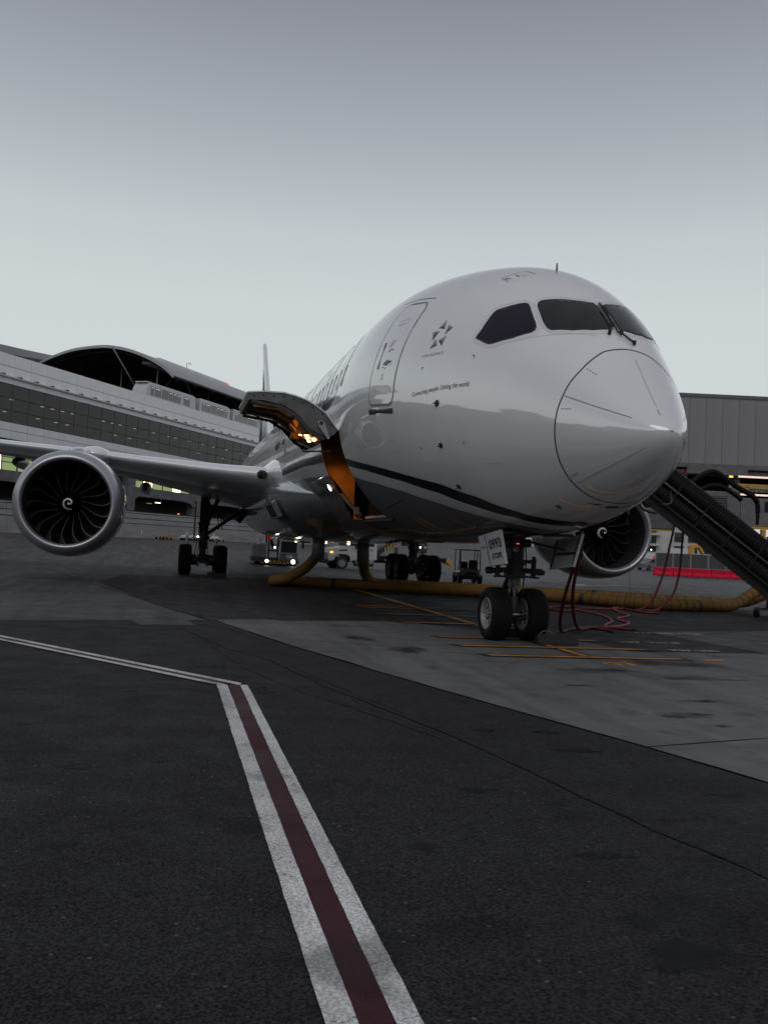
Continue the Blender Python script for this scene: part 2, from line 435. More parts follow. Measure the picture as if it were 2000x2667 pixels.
def link(name, me, parent=None, loc=(0, 0, 0), rot=(0, 0, 0)):
    o = bpy.data.objects.new(name, me)
    COL.objects.link(o)
    o.location = loc; o.rotation_euler = rot
    if parent is not None: o.parent = parent
    return o
def obj(name, mb, mats, parent=None, smooth=False, loc=(0, 0, 0), rot=(0, 0, 0), fix=True):
    return link(name, mb.mesh(name, mats, smooth, fix), parent, loc, rot)
def tag(o, label=None, cat=None, group=None, kind=None):
    if label: o['label'] = label
    if cat: o['category'] = cat
    if group: o['group'] = group
    if kind: o['kind'] = kind
    return o
def thing(name, label, cat, loc=(0, 0, 0), rz=0.0, group=None):
    o = link(name, None, None, loc, (0, 0, rz))
    return tag(o, label, cat, group)
def copy_tree(o, parent=None):
    c = o.copy(); COL.objects.link(c)
    if parent is not None: c.parent = parent
    for ch in o.children: copy_tree(ch, c)
    return c
def text_verts(body, size=1.0, bold=0.0, spacing=1.0, align='LEFT'):
    cu = bpy.data.curves.new('txt', 'FONT'); cu.body = body; cu.size = size; cu.offset = bold
    cu.space_character = spacing; cu.align_x = align; cu.resolution_u = 3
    o = bpy.data.objects.new('txt', cu); COL.objects.link(o)
    dg = bpy.context.evaluated_depsgraph_get()
    me = o.evaluated_get(dg).to_mesh()
    v = [tuple(p.co) for p in me.vertices]; f = [tuple(p.vertices) for p in me.polygons]
    o.evaluated_get(dg).to_mesh_clear()
    bpy.data.objects.remove(o); bpy.data.curves.remove(cu)
    return v, f
def smooth_path(pts, n=8):
    """Catmull-Rom through the points"""
    P = [Vector(p) for p in pts]; out = []
    for i in range(len(P) - 1):
        a, b, c, d = P[max(i - 1, 0)], P[i], P[i + 1], P[min(i + 2, len(P) - 1)]
        for k in range(n):
            t = k / n
            out.append(.5 * ((2 * b) + (c - a) * t + (2 * a - 5 * b + 4 * c - d) * t * t + (3 * b - a - 3 * c + d) * t ** 3))
    out.append(P[-1])
    return out
def sstep(x):
    x = min(1, max(0, x)); return x * x * (3 - 2 * x)

# ------------------------------------------------------------------ ground
TP0 = Vector((141.4, 9.7)); TA = R(32)
TDIR = Vector((math.cos(TA), -math.sin(TA))); TNOR = Vector((math.sin(TA), math.cos(TA)))
def gz(x, y):
    off = -((Vector((x, y)) - TP0).dot(TNOR))
    a = 1.05 * sstep(1 - off / 55) if x > 60 else 0.0
    b = 1.66 * sstep((x - 82) / 85) * sstep((-y - 22) / 35)
    return max(a, b)
def axis_pts(lo, hi, fine_lo, fine_hi, step, far):
    out = []; t = lo
    while t < hi:
        out.append(t); t += step if fine_lo <= t < fine_hi else far
    return out + [hi]
gx = axis_pts(-160, 900, 60, 200, 4, 40)
gy = axis_pts(-500, 500, -120, 60, 4, 40)
mb = MB(); mb.grid([[(x, y, gz(x, y) if -400 < y < 300 else gz(x, y)) for y in gy] for x in gx])
ground = tag(obj('ground', mb, APRON, smooth='all'), kind='structure')
def sheet(name, poly, z, m, parent=None, kind='structure'):
    mb = MB(); mb.add([(x, y, z) for x, y in poly], [tuple(range(len(poly)))])
    o = obj(name, mb, m, parent, fix=False)
    me = o.data
    if me.polygons[0].normal.z < 0:
        me.flip_normals()
    if parent is None and kind: o['kind'] = kind
    return o
# pale apron left of the stand, beyond the slab joint
pale = sheet('pale_pavement', [(7.2, 60), (7.2, 7.32), (7.75, 5.6), (10.54, 6.32), (14.13, 7.21), (30, 11.3), (58, 18), (58, 60)], 0.004, APRON_L)
asphalt = sheet('asphalt_pavement', [(-60, 60), (6.4, 60), (6.55, 9.27), (6.8, 8.32), (7.16, 7.32), (7.75, 5.5), (3.54, 4.41), (1.78, 3.86), (0.61, 3.57), (-1.77, 2.85), (-3.72, 2.2), (-5.0, 1.85), (-9, .75), (-60, -12.5)], 0.006, ASPHALT)
slab = sheet('concrete_slab', [(7.8, 5.42), (8.38, 4.42), (8.05, 3.97), (8.75, 1.66), (8.6, 1.2), (6.6, -0.4), (5.8, -1.39), (3.75, -1.7), (3.85, -4.5), (3.9, -30), (-60, -30), (-60, -12.6), (-9, .73), (-5.0, 1.83), (-3.72, 2.18), (-1.77, 2.83), (.61, 3.55), (1.78, 3.84), (3.54, 4.39)], 0.008, CONC)
dark = sheet('dark_pavement', [(7.82, 5.44), (10.56, 6.32), (14.1, 7.16), (21, 8.6), (27.5, 8.2), (29, 2), (27, -4), (24.5, -9.5), (21, -12), (14, -12.5), (9.5, -9), (8.0, -4.2), (4.1, -4.6), (4.0, -1.9), (5.8, -1.4), (6.6, -.4), (8.6, 1.2), (8.75, 1.7), (8.05, 4.0), (8.4, 4.45)], 0.005, APRON_DARK)  # darker pavement sheet beneath the aircraft, bounded by the slab joints
def ribbon(pts, w, z, jitter=0.0, seg=0.25):
    P = [Vector((x, y)) for x, y in pts]; q = []
    for a, b in zip(P, P[1:]):
        n = max(1, int((b - a).length / seg))
        q += [a + (b - a) * (i / n) for i in range(n)]
    q.append(P[-1]); L = []; Rr = []
    for i, p in enumerate(q):
        d = (q[min(i + 1, len(q) - 1)] - q[max(i - 1, 0)]).normalized(); nn = Vector((-d.y, d.x))
        j = random.uniform(-jitter, jitter); ww = w * random.uniform(.6, 1.3) if jitter else w
        a = p + nn * (ww / 2 + j); b = p + nn * (-ww / 2 + j)
        L.append((a.x, a.y, z)); Rr.append((b.x, b.y, z))
    mb = MB(); mb.grid([L, Rr]); return mb
def joint(pts, w, z, jit, parent, name='joint'):
    return obj(name, ribbon(pts, w, z, jit), CRACKM, parent)
joint([(6.3, 6.16), (2.99, 5.46), (1.75, 4.95), (-.56, 4.53), (-1.99, 4.17), (-2.73, 3.97), (-3.73, 3.75), (-4.63, 3.6), (-5.44, 3.5), (-5.98, 3.41), (-6.41, 3.29), (-7.6, 3.1)], 0.015, 0.0085, 0.016, asphalt, 'crack')
joint([(5.2, 5.9), (3.0, 5.62), (.6, 5.3), (-1.0, 4.85), (-2.4, 4.3), (-3.4, 4.0)], 0.008, 0.0085, 0.03, asphalt, 'crack')
joint([(1.2, 4.72), (-.5, 4.42), (-2.2, 4.02)], 0.008, 0.0085, 0.02, asphalt, 'crack')
joint([(7.79, 5.43), (3.54, 4.40), (.61, 3.56), (-1.77, 2.84), (-3.72, 2.19), (-5.0, 1.84), (-9, .74)], 0.03, 0.011, 0.006, slab)
joint([(6.52, 12), (6.55, 9.27), (6.8, 8.32), (7.16, 7.32), (7.75, 5.5)], 0.03, 0.0105, 0.01, asphalt)
joint([(7.75, 5.5), (10.54, 6.32), (14.13, 7.21), (30, 11.3)], 0.03, 0.0075, 0.01, pale)
joint([(-3.72, 2.2), (-3.36, .71), (-2.9, -1.2), (-1.6, -6)], 0.02, 0.0115, 0.006, slab)
joint([(4.6, 4.3), (3.4, 2.2), (2.9, 1.6)], 0.012, 0.0115, 0.008, slab)
joint([(3.85, -1.9), (2.9, -4.9), (1.0, -12)], 0.015, 0.0115, 0.006, slab)
joint([(8.0, -30), (9.2, -8), (7.2, -4.6), (6.4, -3.5)], 0.02, 0.0045, 0.01, ground)
patch_o = sheet('repair_patch', [(7.28, 7.03), (6.35, 6.83), (6.64, 5.83), (7.61, 5.98)], 0.0105, APRON_L, asphalt)
SPOTS_SLAB = [(1.2, .2, .5, .35), (.6, -.9, .6, .25), (-.5, -2.2, .5, .2), (3.2, 2.6, .3, .5), (-2.2, .9, .3, .2), (-1.3, .2, .25, .12), (5.0, 3.0, .25, .5), (2.2, -1.4, .8, .5), (-.2, 1.2, .2, .1)]
SPOTS = [(1.02, 5.8, 0.27, 0.3), (-2.73, 7.53, 0.11, 0.13), (-4.25, 6.93, 0.16, 0.11), (-3.58, 7.5, 0.07, 0.08), (-0.9, 7.8, 0.11, 0.12), (-0.98, 6.77, 0.1, 0.12), (-0.88, 5.34, 0.17, 0.21), (-4.27, 6.06, 0.11, 0.08), (-4.12, 6.37, 0.08, 0.08), (-5.96, 6.88, 0.12, 0.09), (-6.7, 6.44, 0.05, 0.06), (-2.99, 3.46, 0.11, 0.11), (-3.09, 2.88, 0.12, 0.12), (-3.84, 2.92, 0.16, 0.09), (-5.23, 2.38, 0.12, 0.08), (-5.81, 3.21, 0.1, 0.07), (-5.74, 2.84, 0.04, 0.04), (-5.86, 2.79, 0.04, 0.04), (-6.43, 3.8, 0.06, 0.04), (-7.3, 4.21, 0.11, 0.1), (-7.62, 4.18, 0.19, 0.18), (-2.8, 0.82, 0.1, 0.08), (-6.39, 3.97, 0.13, 0.06), (-6.18, 4.93, 0.09, 0.08), (-5.97, 5.5, 0.1, 0.07), (-5.03, 4.2, 0.11, 0.08), (2.62, 4.92, 0.29, 0.24)]
for sx, sy, ry, rx in SPOTS + SPOTS_SLAB:
    for q in range(1 if ry < .12 else 3):
        cx, cy = sx + (random.uniform(-.8, .8) * rx if q else 0), sy + (random.uniform(-1, 1) * ry if q else 0); kk = 1.35 if not q else random.uniform(.4, .8)
        ph = [random.uniform(0, 6.28) for _ in range(4)]
        pts = []
        for i in range(34):
            a = i * 2 * math.pi / 34; w_ = 1 + .22 * math.sin(2 * a + ph[0]) + .15 * math.sin(3 * a + ph[1]) + .10 * math.sin(5 * a + ph[2]) + .07 * math.sin(9 * a + ph[3])
            pts.append((cx + rx * kk * w_ * math.cos(a), cy + ry * kk * w_ * math.sin(a)))
        sheet('oil_spot', pts, (.0092 if (sx, sy, ry, rx) in SPOTS else .0098) + .0004 * q, SPILL if (sx, sy, ry, rx) in SPOTS else SPILL_FAINT, asphalt if (sx, sy, ry, rx) in SPOTS else slab)
# painted lines
def line(name, pts, w, z, m, parent):
    return obj(name, ribbon(pts, w, z), m, parent)
LW = 0.0145
def strip_poly(name, poly, z, m, parent, rag=.0022):
    out = []; n_ = len(poly)
    for i in range(n_):
        a = Vector(poly[i]); b = Vector(poly[(i + 1) % n_]); d = b - a; L_ = d.length
        k = max(1, int(L_ / .07)); nn = Vector((-d.y, d.x)) / max(L_, 1e-6); off = 0
        for j in range(k):
            off = .6 * off + random.uniform(-rag, rag) if 0 < j else 0
            p = a + d * (j / k) + nn * off; out.append((p.x, p.y))
    return sheet(name, out, z, m, parent, None)
# the white-maroon-white boundary line: straight run, bend, oblique run
obl = Vector((3.8 - (-.45), 8.81 - 5.62)).normalized(); on = Vector((-obl.y, obl.x))
def obl_line(base, dist, w0, w1, z, m, name):
    a = Vector(base)
    P = []
    for d in (0, 30):
        for s_ in (w0, w1):
            P.append(a + obl * d + on * s_)
    strip_poly(name, [tuple(P[0]), tuple(P[2]), tuple(P[3]), tuple(P[1])], z, m, asphalt)
xe = -14.0
strip_poly('white_line', [(xe, 5.78), (xe, 5.662), (-.56, 5.662), (-.36, 5.815), (-.50, 5.78)], LW, WLINE, asphalt)
strip_poly('maroon_line', [(xe, 5.662), (xe, 5.548), (-.545, 5.52), (-.56, 5.662)], LW + .002, RLINE, asphalt)
strip_poly('white_line', [(xe, 5.545), (xe, 5.435), (-.55, 5.435), (-.54, 5.52)], LW, WLINE, asphalt)
for w0, w1, m, nm, dz in ((0.085, 0.195, WLINE, 'white_line', 0), (-0.005, 0.085, RLINE, 'maroon_line', .002), (-0.12, -0.005, WLINE, 'white_line', 0)):
    a = Vector((-.47, 5.62)); P = []
    lo = {0.085: (0.07, .0), -0.005: (0.0, .0), -0.12: (-.14, -.05)}[w0]
    P = [a + obl * lo[0] + on * w1, a + obl * 40 + on * w1, a + obl * 40 + on * w0, a + obl * lo[1] + on * w0]
    strip_poly(nm, [tuple(p) for p in P], LW + .004 + dz, m, asphalt)
# lead-in line and stop bars of the stand
line('lead_in_line', [(34, -.39), (2.62, -.39)], .30, 0.0125, BLINE, slab)
line('lead_in_line', [(34, -.39), (2.66, -.39)], .13, 0.0145, YLINE, slab)
for (x, y0, y1, wear) in ((2.78, 1.52, -2.2, 0), (4.12, 1.57, -2.25, 0), (5.52, 1.51, -1.95, 0), (8.55, 1.5, -1.9, 1), (10.82, 1.54, -2.0, 1), (12.95, 1.53, -1.9, 1), (13.55, 1.52, -2.0, 1)):
    w = .34
    strip_poly('stop_bar', [(x - w / 2, y0 - .13), (x + w / 2, y0), (x + w / 2, y1), (x - w / 2, y1)], 0.0165, BLINE, slab)
    yy = y1 if not wear else -.7
    strip_poly('stop_bar', [(x - w * .18, y0 - .2), (x + w * .18, y0 - .14), (x + w * .18, yy + .15), (x - w * .18, yy + .15)], 0.0185, YLINE, slab)
    if wear:
        strip_poly('stop_bar', [(x - w * .15, yy + .13), (x + w * .15, yy + .13), (x + w * .15, y1), (x - w * .15, y1)], 0.0185, WORNLINE, slab)
def ground_text(body, x, y, size, m, parent, z=0.0185, stretch=1.0):
    v, f = text_verts(body, size, 0.012)
    mb = MB(); mb.add([(x + b * stretch, y - a, z) for a, b, c in v], f)
    o = obj('stand_marking', mb, m, parent); return o
ground_text('G3', 1.88, -.24, .44, YLINE, slab, 0.0125)
ground_text('767', 2.62, -2.42, .26, YLINE, slab, 0.0145)
ground_text('757-300', 4.0, -2.6, .30, WORNLINE, slab)
ground_text('737  787-8', 5.45, -2.35, .30, WORNLINE, ground, 0.006)
ground_text('777-200 A330', 7.6, -3.8, .30, WORNLINE, ground, 0.006)
# pale markings farther out
sheet('zigzag_marking', [(38.7, -13.2), (39.0, -14.0), (37.6, -16.2), (35.0, -15.2), (38.0, -19.0), (36.8, -20.8), (37.2, -20.8), (38.9, -19.2), (36.0, -15.9), (38.1, -17.2)], 0.0045, PINKLINE, ground)
line('apron_line', [(83, -42.3), (47, -35.1), (30, -31.6)], .22, 0.005, WORNLINE, ground)
line('apron_line', [(70, -37.2), (76, -45)], .2, 0.0055, WORNLINE, ground)
line('apron_line', [(40, -12.6), (31, -38)], .12, 0.005, WORNLINE, ground)
line('apron_line', [(48, 14), (44, -1.5), (36, -30)], .12, 0.005, WORNLINE, ground)

# ------------------------------------------------------------------ the airplane (nose at x=0, +x aft, +y starboard)
TKN = [0, .5, 1, 1.5, 2, 2.5, 3.0]
NX0, NZN = -0.166, 3.375
V_ZT = [NZN, 3.63, 4.38, 5.585, 6.652, 7.295, 7.613]
V_ZB = [NZN, 3.022, 2.621, 2.26, 2.028, 1.909, 1.808]
V_W = [0, .351, .833, 1.394, 2.055, 2.641, 2.885]
def _spl(y):
    N = len(TKN); h = .5
    A = [[0.0] * N for _ in range(N)]; b = [0.0] * N
    A[0][0] = 1
    for i in range(1, N - 1):
        A[i][i - 1] = h; A[i][i] = 4 * h; A[i][i + 1] = h; b[i] = 6 * ((y[i + 1] - y[i]) - (y[i] - y[i - 1])) / h
    A[-1][-2] = h; A[-1][-1] = 2 * h; b[-1] = -6 * (y[-1] - y[-2]) / h
    for i in range(N):
        p = A[i][i]
        for j in range(i + 1, N):
            f = A[j][i] / p
            if f:
                for k in range(N): A[j][k] -= f * A[i][k]
                b[j] -= f * b[i]
    m = [0.0] * N
    for i in range(N - 1, -1, -1):
        m[i] = (b[i] - sum(A[i][k] * m[k] for k in range(i + 1, N))) / A[i][i]
    def ev(t):
        t = min(max(t, 0), 3.0); k = min(int(t / h), N - 2); d = t - TKN[k]
        return y[k] + d * ((y[k + 1] - y[k]) / h - h * (2 * m[k] + m[k + 1]) / 6) + d * d * m[k] / 2 + d ** 3 * (m[k + 1] - m[k]) / (6 * h)
    return ev
S_ZT, S_ZB, S_W = _spl(V_ZT), _spl(V_ZB), _spl(V_W)
def prof(X):
    t = math.sqrt(max(X - NX0, 0))
    zt, zb, w = S_ZT(t), S_ZB(t), S_W(t)
    u = min(max((X - NX0) / 8, 0), 1); Zc = (7.613 + 1.808) / 2
    zc = NZN + (Zc - NZN) * (u ** 1.4 * (2.4 - 1.4 * u))
    if X > 40:
        k = (X - 40) / 22.3
        zb = 1.808 + (6.2 - 1.808) * (max(k, 0) ** 1.45) * 0.98
        zt = 7.613 - 0.75 * max(0, (X - 48) / 14.3) ** 1.8
        w = 2.885 * (1 - 0.90 * max(k, 0) ** 1.75)
        zc = (zt + zb) / 2
    return zt, zb, w, zc
def fus(X, th, off=0.0):
    """surface point at station X and angle th (degrees, 0 = starboard, 90 = crown, -90 = keel)"""
    def P(X, t):
        zt, zb, w, zc = prof(X); c, s_ = math.cos(t), math.sin(t)
        return Vector((X, w * c, zc + ((zt - zc) if s_ > 0 else (zc - zb)) * s_))
    t = R(th); p = P(X, t)
    if off:
        a = P(X + .01, t) - P(max(X - .01, NX0 + .001), t); b = P(X, t + .004) - P(X, t - .004)
        n = b.cross(a).normalized() * 1.0
        if n.dot(Vector((-.3, math.cos(t), math.sin(t)))) < 0: n = -n
        p = p + n * off
    return p
DEC = {
    'star_light': [(4.304, 33.33), (4.392, 28.78), (4.215, 28.89), (4.167, 31.05), (4.007, 30.21), (4.136, 26.25), (4.534, 26.55), (4.34, 27.5), (4.426, 22.84), (4.338, 23.95), (4.222, 21.24), (4.409, 19.19), (4.054, 26.14), (4.08, 21.27), (4.235, 23.25)],
    'star_dark': [(4.302, 30.12), (4.392, 28.78), (4.215, 28.89), (4.007, 30.21), (4.136, 26.25), (4.097, 29.02), (4.34, 27.5), (4.426, 22.84), (4.445, 25.65), (4.222, 21.24), (4.409, 19.19), (4.304, 21.36), (4.235, 23.25), (4.115, 23.52), (4.08, 21.27)],
    'win_side': [(3.264, 28.12), (3.255, 29.68), (3.228, 32.58), (3.218, 42.14), (3.194, 44.16), (3.027, 48.35), (2.872, 52.71), (2.804, 54.26), (2.743, 54.77), (2.668, 54.02), (2.289, 47.65), (2.239, 46.33), (2.213, 44.63), (2.248, 42.18), (2.509, 34.75), (2.835, 28.59), (2.911, 27.59), (2.995, 27.48)],
    'win_front': [(2.566, 57.39), (2.613, 59.06), (2.612, 60.89), (2.485, 66.63), (2.299, 75.11), (2.186, 83.02), (2.169, 85.87), (2.086, 87.08), (1.611, 86.99), (1.57, 86.4), (1.545, 84.77), (1.579, 72.97), (1.73, 60.42), (1.973, 50.85), (2.033, 50.25), (2.079, 50.27), (2.199, 51.54)],
    'hatch': [(3.979, 62.15), (4.023, 63.59), (4.005, 68.34), (3.962, 73.41), (3.903, 75.06), (3.621, 75.3), (3.572, 70.37), (3.595, 66.06), (3.619, 61.67), (3.678, 61.32)],
    'hatch_marks': [(3.926, 68.36), (3.741, 68.94), (3.751, 67.7), (3.94, 62.71), (3.888, 64.9), (3.856, 64.66), (3.885, 62.53), (3.853, 62.29), (3.846, 64.39), (3.747, 64.13), (3.752, 62.11), (3.788, 70.02), (3.75, 71.86), (3.652, 71.57), (3.657, 69.61)],
    'dial1': [(5.948, 17.08), (5.922, 17.91), (5.825, 18.61), (5.723, 18.3), (5.724, 18.0), (5.804, 18.2), (5.888, 17.54)],
    'handle': [(6.043, 11.64), (5.993, 12.57), (5.86, 13.82), (5.769, 13.29), (5.676, 13.39), (5.679, 12.67), (5.786, 12.21), (5.86, 11.06), (5.95, 11.47)],
    'handle2': [(6.08, 10.73), (5.887, 9.89), (5.623, 12.16), (5.635, 11.83), (5.863, 10.22), (6.045, 10.9)],
    'vent': [(6.047, 29.54), (6.112, 31.64), (5.709, 33.34), (5.714, 31.04)],
}

plane = thing('airplane', 'large white twin-engine jet airliner parked nose toward the camera with its cargo door open', 'airplane', (0, 0, 0))

RINGP = [(-90, 1.275), (-82, 1.305), (-73, 1.31), (-65, 1.33), (-56, 1.338), (-46.7, 1.342), (-32.4, 1.33), (-18.3, 1.30), (-4.8, 1.27), (5.9, 1.24), (17.8, 1.20), (29.2, 1.175), (41.3, 1.145), (55.7, 1.15), (68.3, 1.175), (79.8, 1.165), (90, 1.165)]
def ringX(th):
    a = (th + 180) % 360 - 180
    if a > 90: a = 180 - a
    if a < -90: a = -180 - a
    for (p, x), (q, y) in zip(RINGP, RINGP[1:]):
        if p <= a <= q:
            k = (a - p) / (q - p); return x + (y - x) * k
    return 1.2
NT = 144
THS = [360.0 * k / NT - 90 for k in range(NT)]
CTOP, CBOT, CX0, CX1 = -10.0, -56.0, 9.10, 11.72
THS = sorted(set(THS) | {CTOP, CBOT})
# radome
mb = MB(); us = [0.0, .004, .015, .035, .07, .12, .2, .3, .42, .55, .7, .85, 1.0]
mb.grid([[tuple(fus(NX0 + .0005 + (ringX(t) - NX0) * u, t)) for t in THS] for u in us], True)
radome = obj('radome', mb, RADOME, plane, 'all')
# fuselage skin with the cargo opening left out
st = [0.0, .15, .32, .5, .7, .9]
rows = [[tuple(fus(ringX(t) + (2.3 - ringX(t)) * u, t)) for t in THS] for u in st]
XS = [2.3, 2.6, 2.9, 3.2, 3.5, 3.8, 4.15, 4.5, 4.9, 5.3, 5.7, 6.1, 6.5, 6.9, 7.3, 7.7, 8.1, 8.5, 8.83, CX0, 9.75, 10.4, 11.05, CX1, 13, 15, 17, 19, 21, 23, 25, 27, 29, 31, 33, 35, 37, 39, 40, 41.5, 43, 45, 47, 49, 51, 53, 55, 57, 58.5, 60, 61, 61.8, 62.25]
rows += [[tuple(fus(x, t)) for t in THS] for x in XS]
n = len(THS); V = [p for r_ in rows for p in r_]; F = []
rx = [None] * len(st) + XS
for i in range(len(rows) - 1):
    for k in range(n):
        j = (k + 1) % n
        if rx[i] is not None and CX0 - .001 <= rx[i] and rx[i + 1] <= CX1 + .001 and THS[k] >= CBOT - .001 and (THS[j] if j else 270) <= CTOP + .001:
            continue
        F.append((i * n + k, i * n + j, (i + 1) * n + j, (i + 1) * n + k))
F.append(tuple((len(rows) - 1) * n + k for k in range(n)))
mb = MB(); mb.add(V, F)
fuselage = obj('fuselage', mb, WHITE, plane, 'all')

def fpatch(polys, off, res=.12, mb=None):
    """flat decal following the skin; polys in (X, angle) or list of them"""
    mb = mb or MB()
    for poly in polys:
        k = 2.6 * math.pi / 180
        P = [Vector((x, t * k)) for x, t in poly]; N = len(P)
        xs = [p.x for p in P]; ys = [p.y for p in P]
        pts = list(P); x = min(xs) + res / 2
        while x < max(xs):
            y = min(ys) + res / 2
            while y < max(ys):
                pts.append(Vector((x + random.uniform(-.01, .01) * res, y))); y += res
            x += res
        vv, ee, ff = delaunay_2d_cdt(pts, [(i, (i + 1) % N) for i in range(N)], [], 1, 1e-6)[:3]
        mb.add([tuple(fus(p.x, p.y / k, off)) for p in vv], ff)
    return mb
def fstrip(pts, w, off, closed=False, mb=None, seg=.06):
    """thin band along a polyline on the skin"""
    mb = mb or MB()
    if closed: pts = list(pts) + [pts[0]]
    q = []
    P3 = [Vector((x, t)) for x, t in pts]
    for a, b in zip(P3, P3[1:]):
        d = (fus(a.x, a.y) - fus(b.x, b.y)).length; m = max(1, int(d / seg))
        q += [a + (b - a) * (i / m) for i in range(m)]
    q.append(P3[-1]); L = []; Rr = []
    C = [fus(p.x, p.y, off) for p in q]
    for i, p in enumerate(q):
        if closed and i in (0, len(q) - 1): d = C[1] - C[-2]
        else: d = C[min(i + 1, len(q) - 1)] - C[max(i - 1, 0)]
        nn = (fus(p.x, p.y, off + .05) - C[i]).normalized(); s_ = d.cross(nn).normalized() * (w / 2)
        L.append(tuple(C[i] + s_)); Rr.append(tuple(C[i] - s_))
    mb.grid([L, Rr]); return mb
def mirror(pts): return [(x, 180 - t) for x, t in pts]
def scaled(poly, g):
    k = 2.3 * math.pi / 180
    cx = sum(p[0] for p in poly) / len(poly); ct = sum(p[1] for p in poly) / len(poly)
    out = []; n_ = len(poly)
    for i, (x, t) in enumerate(poly):
        a = Vector((poly[i - 1][0], poly[i - 1][1] * k)); b = Vector((poly[(i + 1) % n_][0], poly[(i + 1) % n_][1] * k))
        d = (b - a).normalized(); nn = Vector((d.y, -d.x)); c = Vector((x - cx, (t - ct) * k))
        if nn.dot(c) < 0: nn = -nn
        out.append((x + nn.x * g, t + nn.y * g / k))
    return out
def resample(poly, step):
    k = 2.3 * math.pi / 180; out = []; acc = 0; n_ = len(poly)
    for i in range(n_):
        a = Vector((poly[i][0], poly[i][1])); b = Vector((poly[(i + 1) % n_][0], poly[(i + 1) % n_][1]))
        L = (fus(a.x, a.y) - fus(b.x, b.y)).length; d = acc
        while d < L:
            p = a + (b - a) * (d / L); out.append((p.x, p.y)); d += step
        acc = d - L
    return out
# radome seam and lightning diverter strips
seam = [(ringX(t), t) for t in [x * 3 - 90 for x in range(121)]]
obj('radome_seam', fstrip(seam, .024, .003), SEAM, radome)
def smooth2(pts, n_=6):
    return [(p.x, p.y) for p in smooth_path([(x, t, 0) for x, t in pts], n_)]
for pts, m in (([(1.18, 18.1), (.75, 20.5), (.45, 23.5), (.2, 27)], SEAM), ([(1.317, -51.7), (.8, -48.5), (.4, -45.5), (.07, -41.8)], PALE_SEAM), ([(1.0, 93.2), (.5, 90), (.2, 86.5)], PALE_SEAM), ([(.16, 85), (.064, 81.4)], SEAM), ([(1.18, 162), (.6, 158), (.25, 153)], PALE_SEAM)):
    obj('diverter_strip', fstrip(smooth2(pts), .008 if m is SEAM else .011, .004), m, radome)
mb = MB()
for t in (47, 8, -45):
    for k in range(4):
        fstrip([(ringX(t) - .05 - k * .045, t + .6 * k), (ringX(t) - .075 - k * .045, t + .6 * k + (.5 if k % 2 else .2))], .012, .003, mb=mb)
tag(obj('stencil_marks', mb, DARK_SILVER, radome), kind='stuff')
# cockpit glazing: two panes each side
for side in (0, 1):
    for key, gm in (('win_side', COCKPIT_SIDE), ('win_front', COCKPIT)):
        poly = DEC[key] if not side else mirror(DEC[key])
        wn_ = obj('cockpit_window', fpatch([poly], .008, .07), gm, plane, 'all')
        obj('window_seal', fstrip(poly, .022, .010, True), BLACK, wn_)
        fr = scaled(poly, .05)
        mb = MB()
        for x, t in resample(fr, .042):
            c = fus(x, t, .004); u_ = fus(x + .01, t, .004) - c; v_ = fus(x, t + .2, .004) - c
            u_.normalize(); v_.normalize()
            mb.add([tuple(c + (u_ * math.cos(a) + v_ * math.sin(a)) * .0055) for a in [i * math.pi / 3 for i in range(6)]], [tuple(range(6))])
        tag(obj('fastener_dots', mb, SEAM, wn_), kind='stuff')
        obj('frame_edge', fstrip(scaled(poly, .085), .006, .003, True), PALE_SEAM, wn_)
# wipers
for (px, tb, tm, xb, tt, xt) in ((1.46, 88.2, 87.5, 1.62, 88.8, 2.13), (1.30, 93.0, 90.8, 1.55, 89.9, 2.16)):
    mb = MB(); a = fus(px, tb + (-6 if px > 1.4 else 6), .03); b = fus(px + .13, tm, .05); c = fus(xt - .12, tt, .055)
    mb.tube([a, b], .016, 8); mb.tube([b, (b + c) / 2 + Vector((-.02, 0, .02)), c], .011, 8)
    mb.box(tuple(b), (.05, .05, .07), 0, None, 1, .01); mb.cyl(a + Vector((0, 0, -.03)), a + Vector((-.02, 0, .03)), .026, 10)
    wa = obj('wiper_arm', mb, BLACK, plane, 30)
    obj('wiper_blade', fstrip([(1.60 + (px - 1.46), tt - .4), ((1.60 + px - 1.46 + xt) / 2, tt - .2), (xt, tt)], .035, .03), BLACK, wa)
# antenna on the crown
mb = MB(); a = fus(3.85, 90); mb.prism([(3.85, a.z - .02), (3.93, a.z - .02), (3.90, a.z + .145), (3.87, a.z + .145)], 'y', -.008, .008)
obj('blade_antenna', mb, GEAR, plane)
# crown escape hatch outline and stencils
obj('hatch_outline', fstrip(DEC['hatch'][:6], .014, .003), SEAM, fuselage)
obj('hatch_outline', fstrip(DEC['hatch'][5:] + DEC['hatch'][:1], .006, .003), PALE_SEAM, fuselage)
hm = DEC['hatch_marks']
obj('hatch_stencil', fpatch([hm[0:3], hm[3:7]], .003), DARK_SILVER, fuselage)
mb = fstrip(hm[7:11], .012, .003, True); fstrip(hm[11:15], .012, .003, True, mb)
obj('hatch_stencil', mb, MID_SILVER, fuselage)
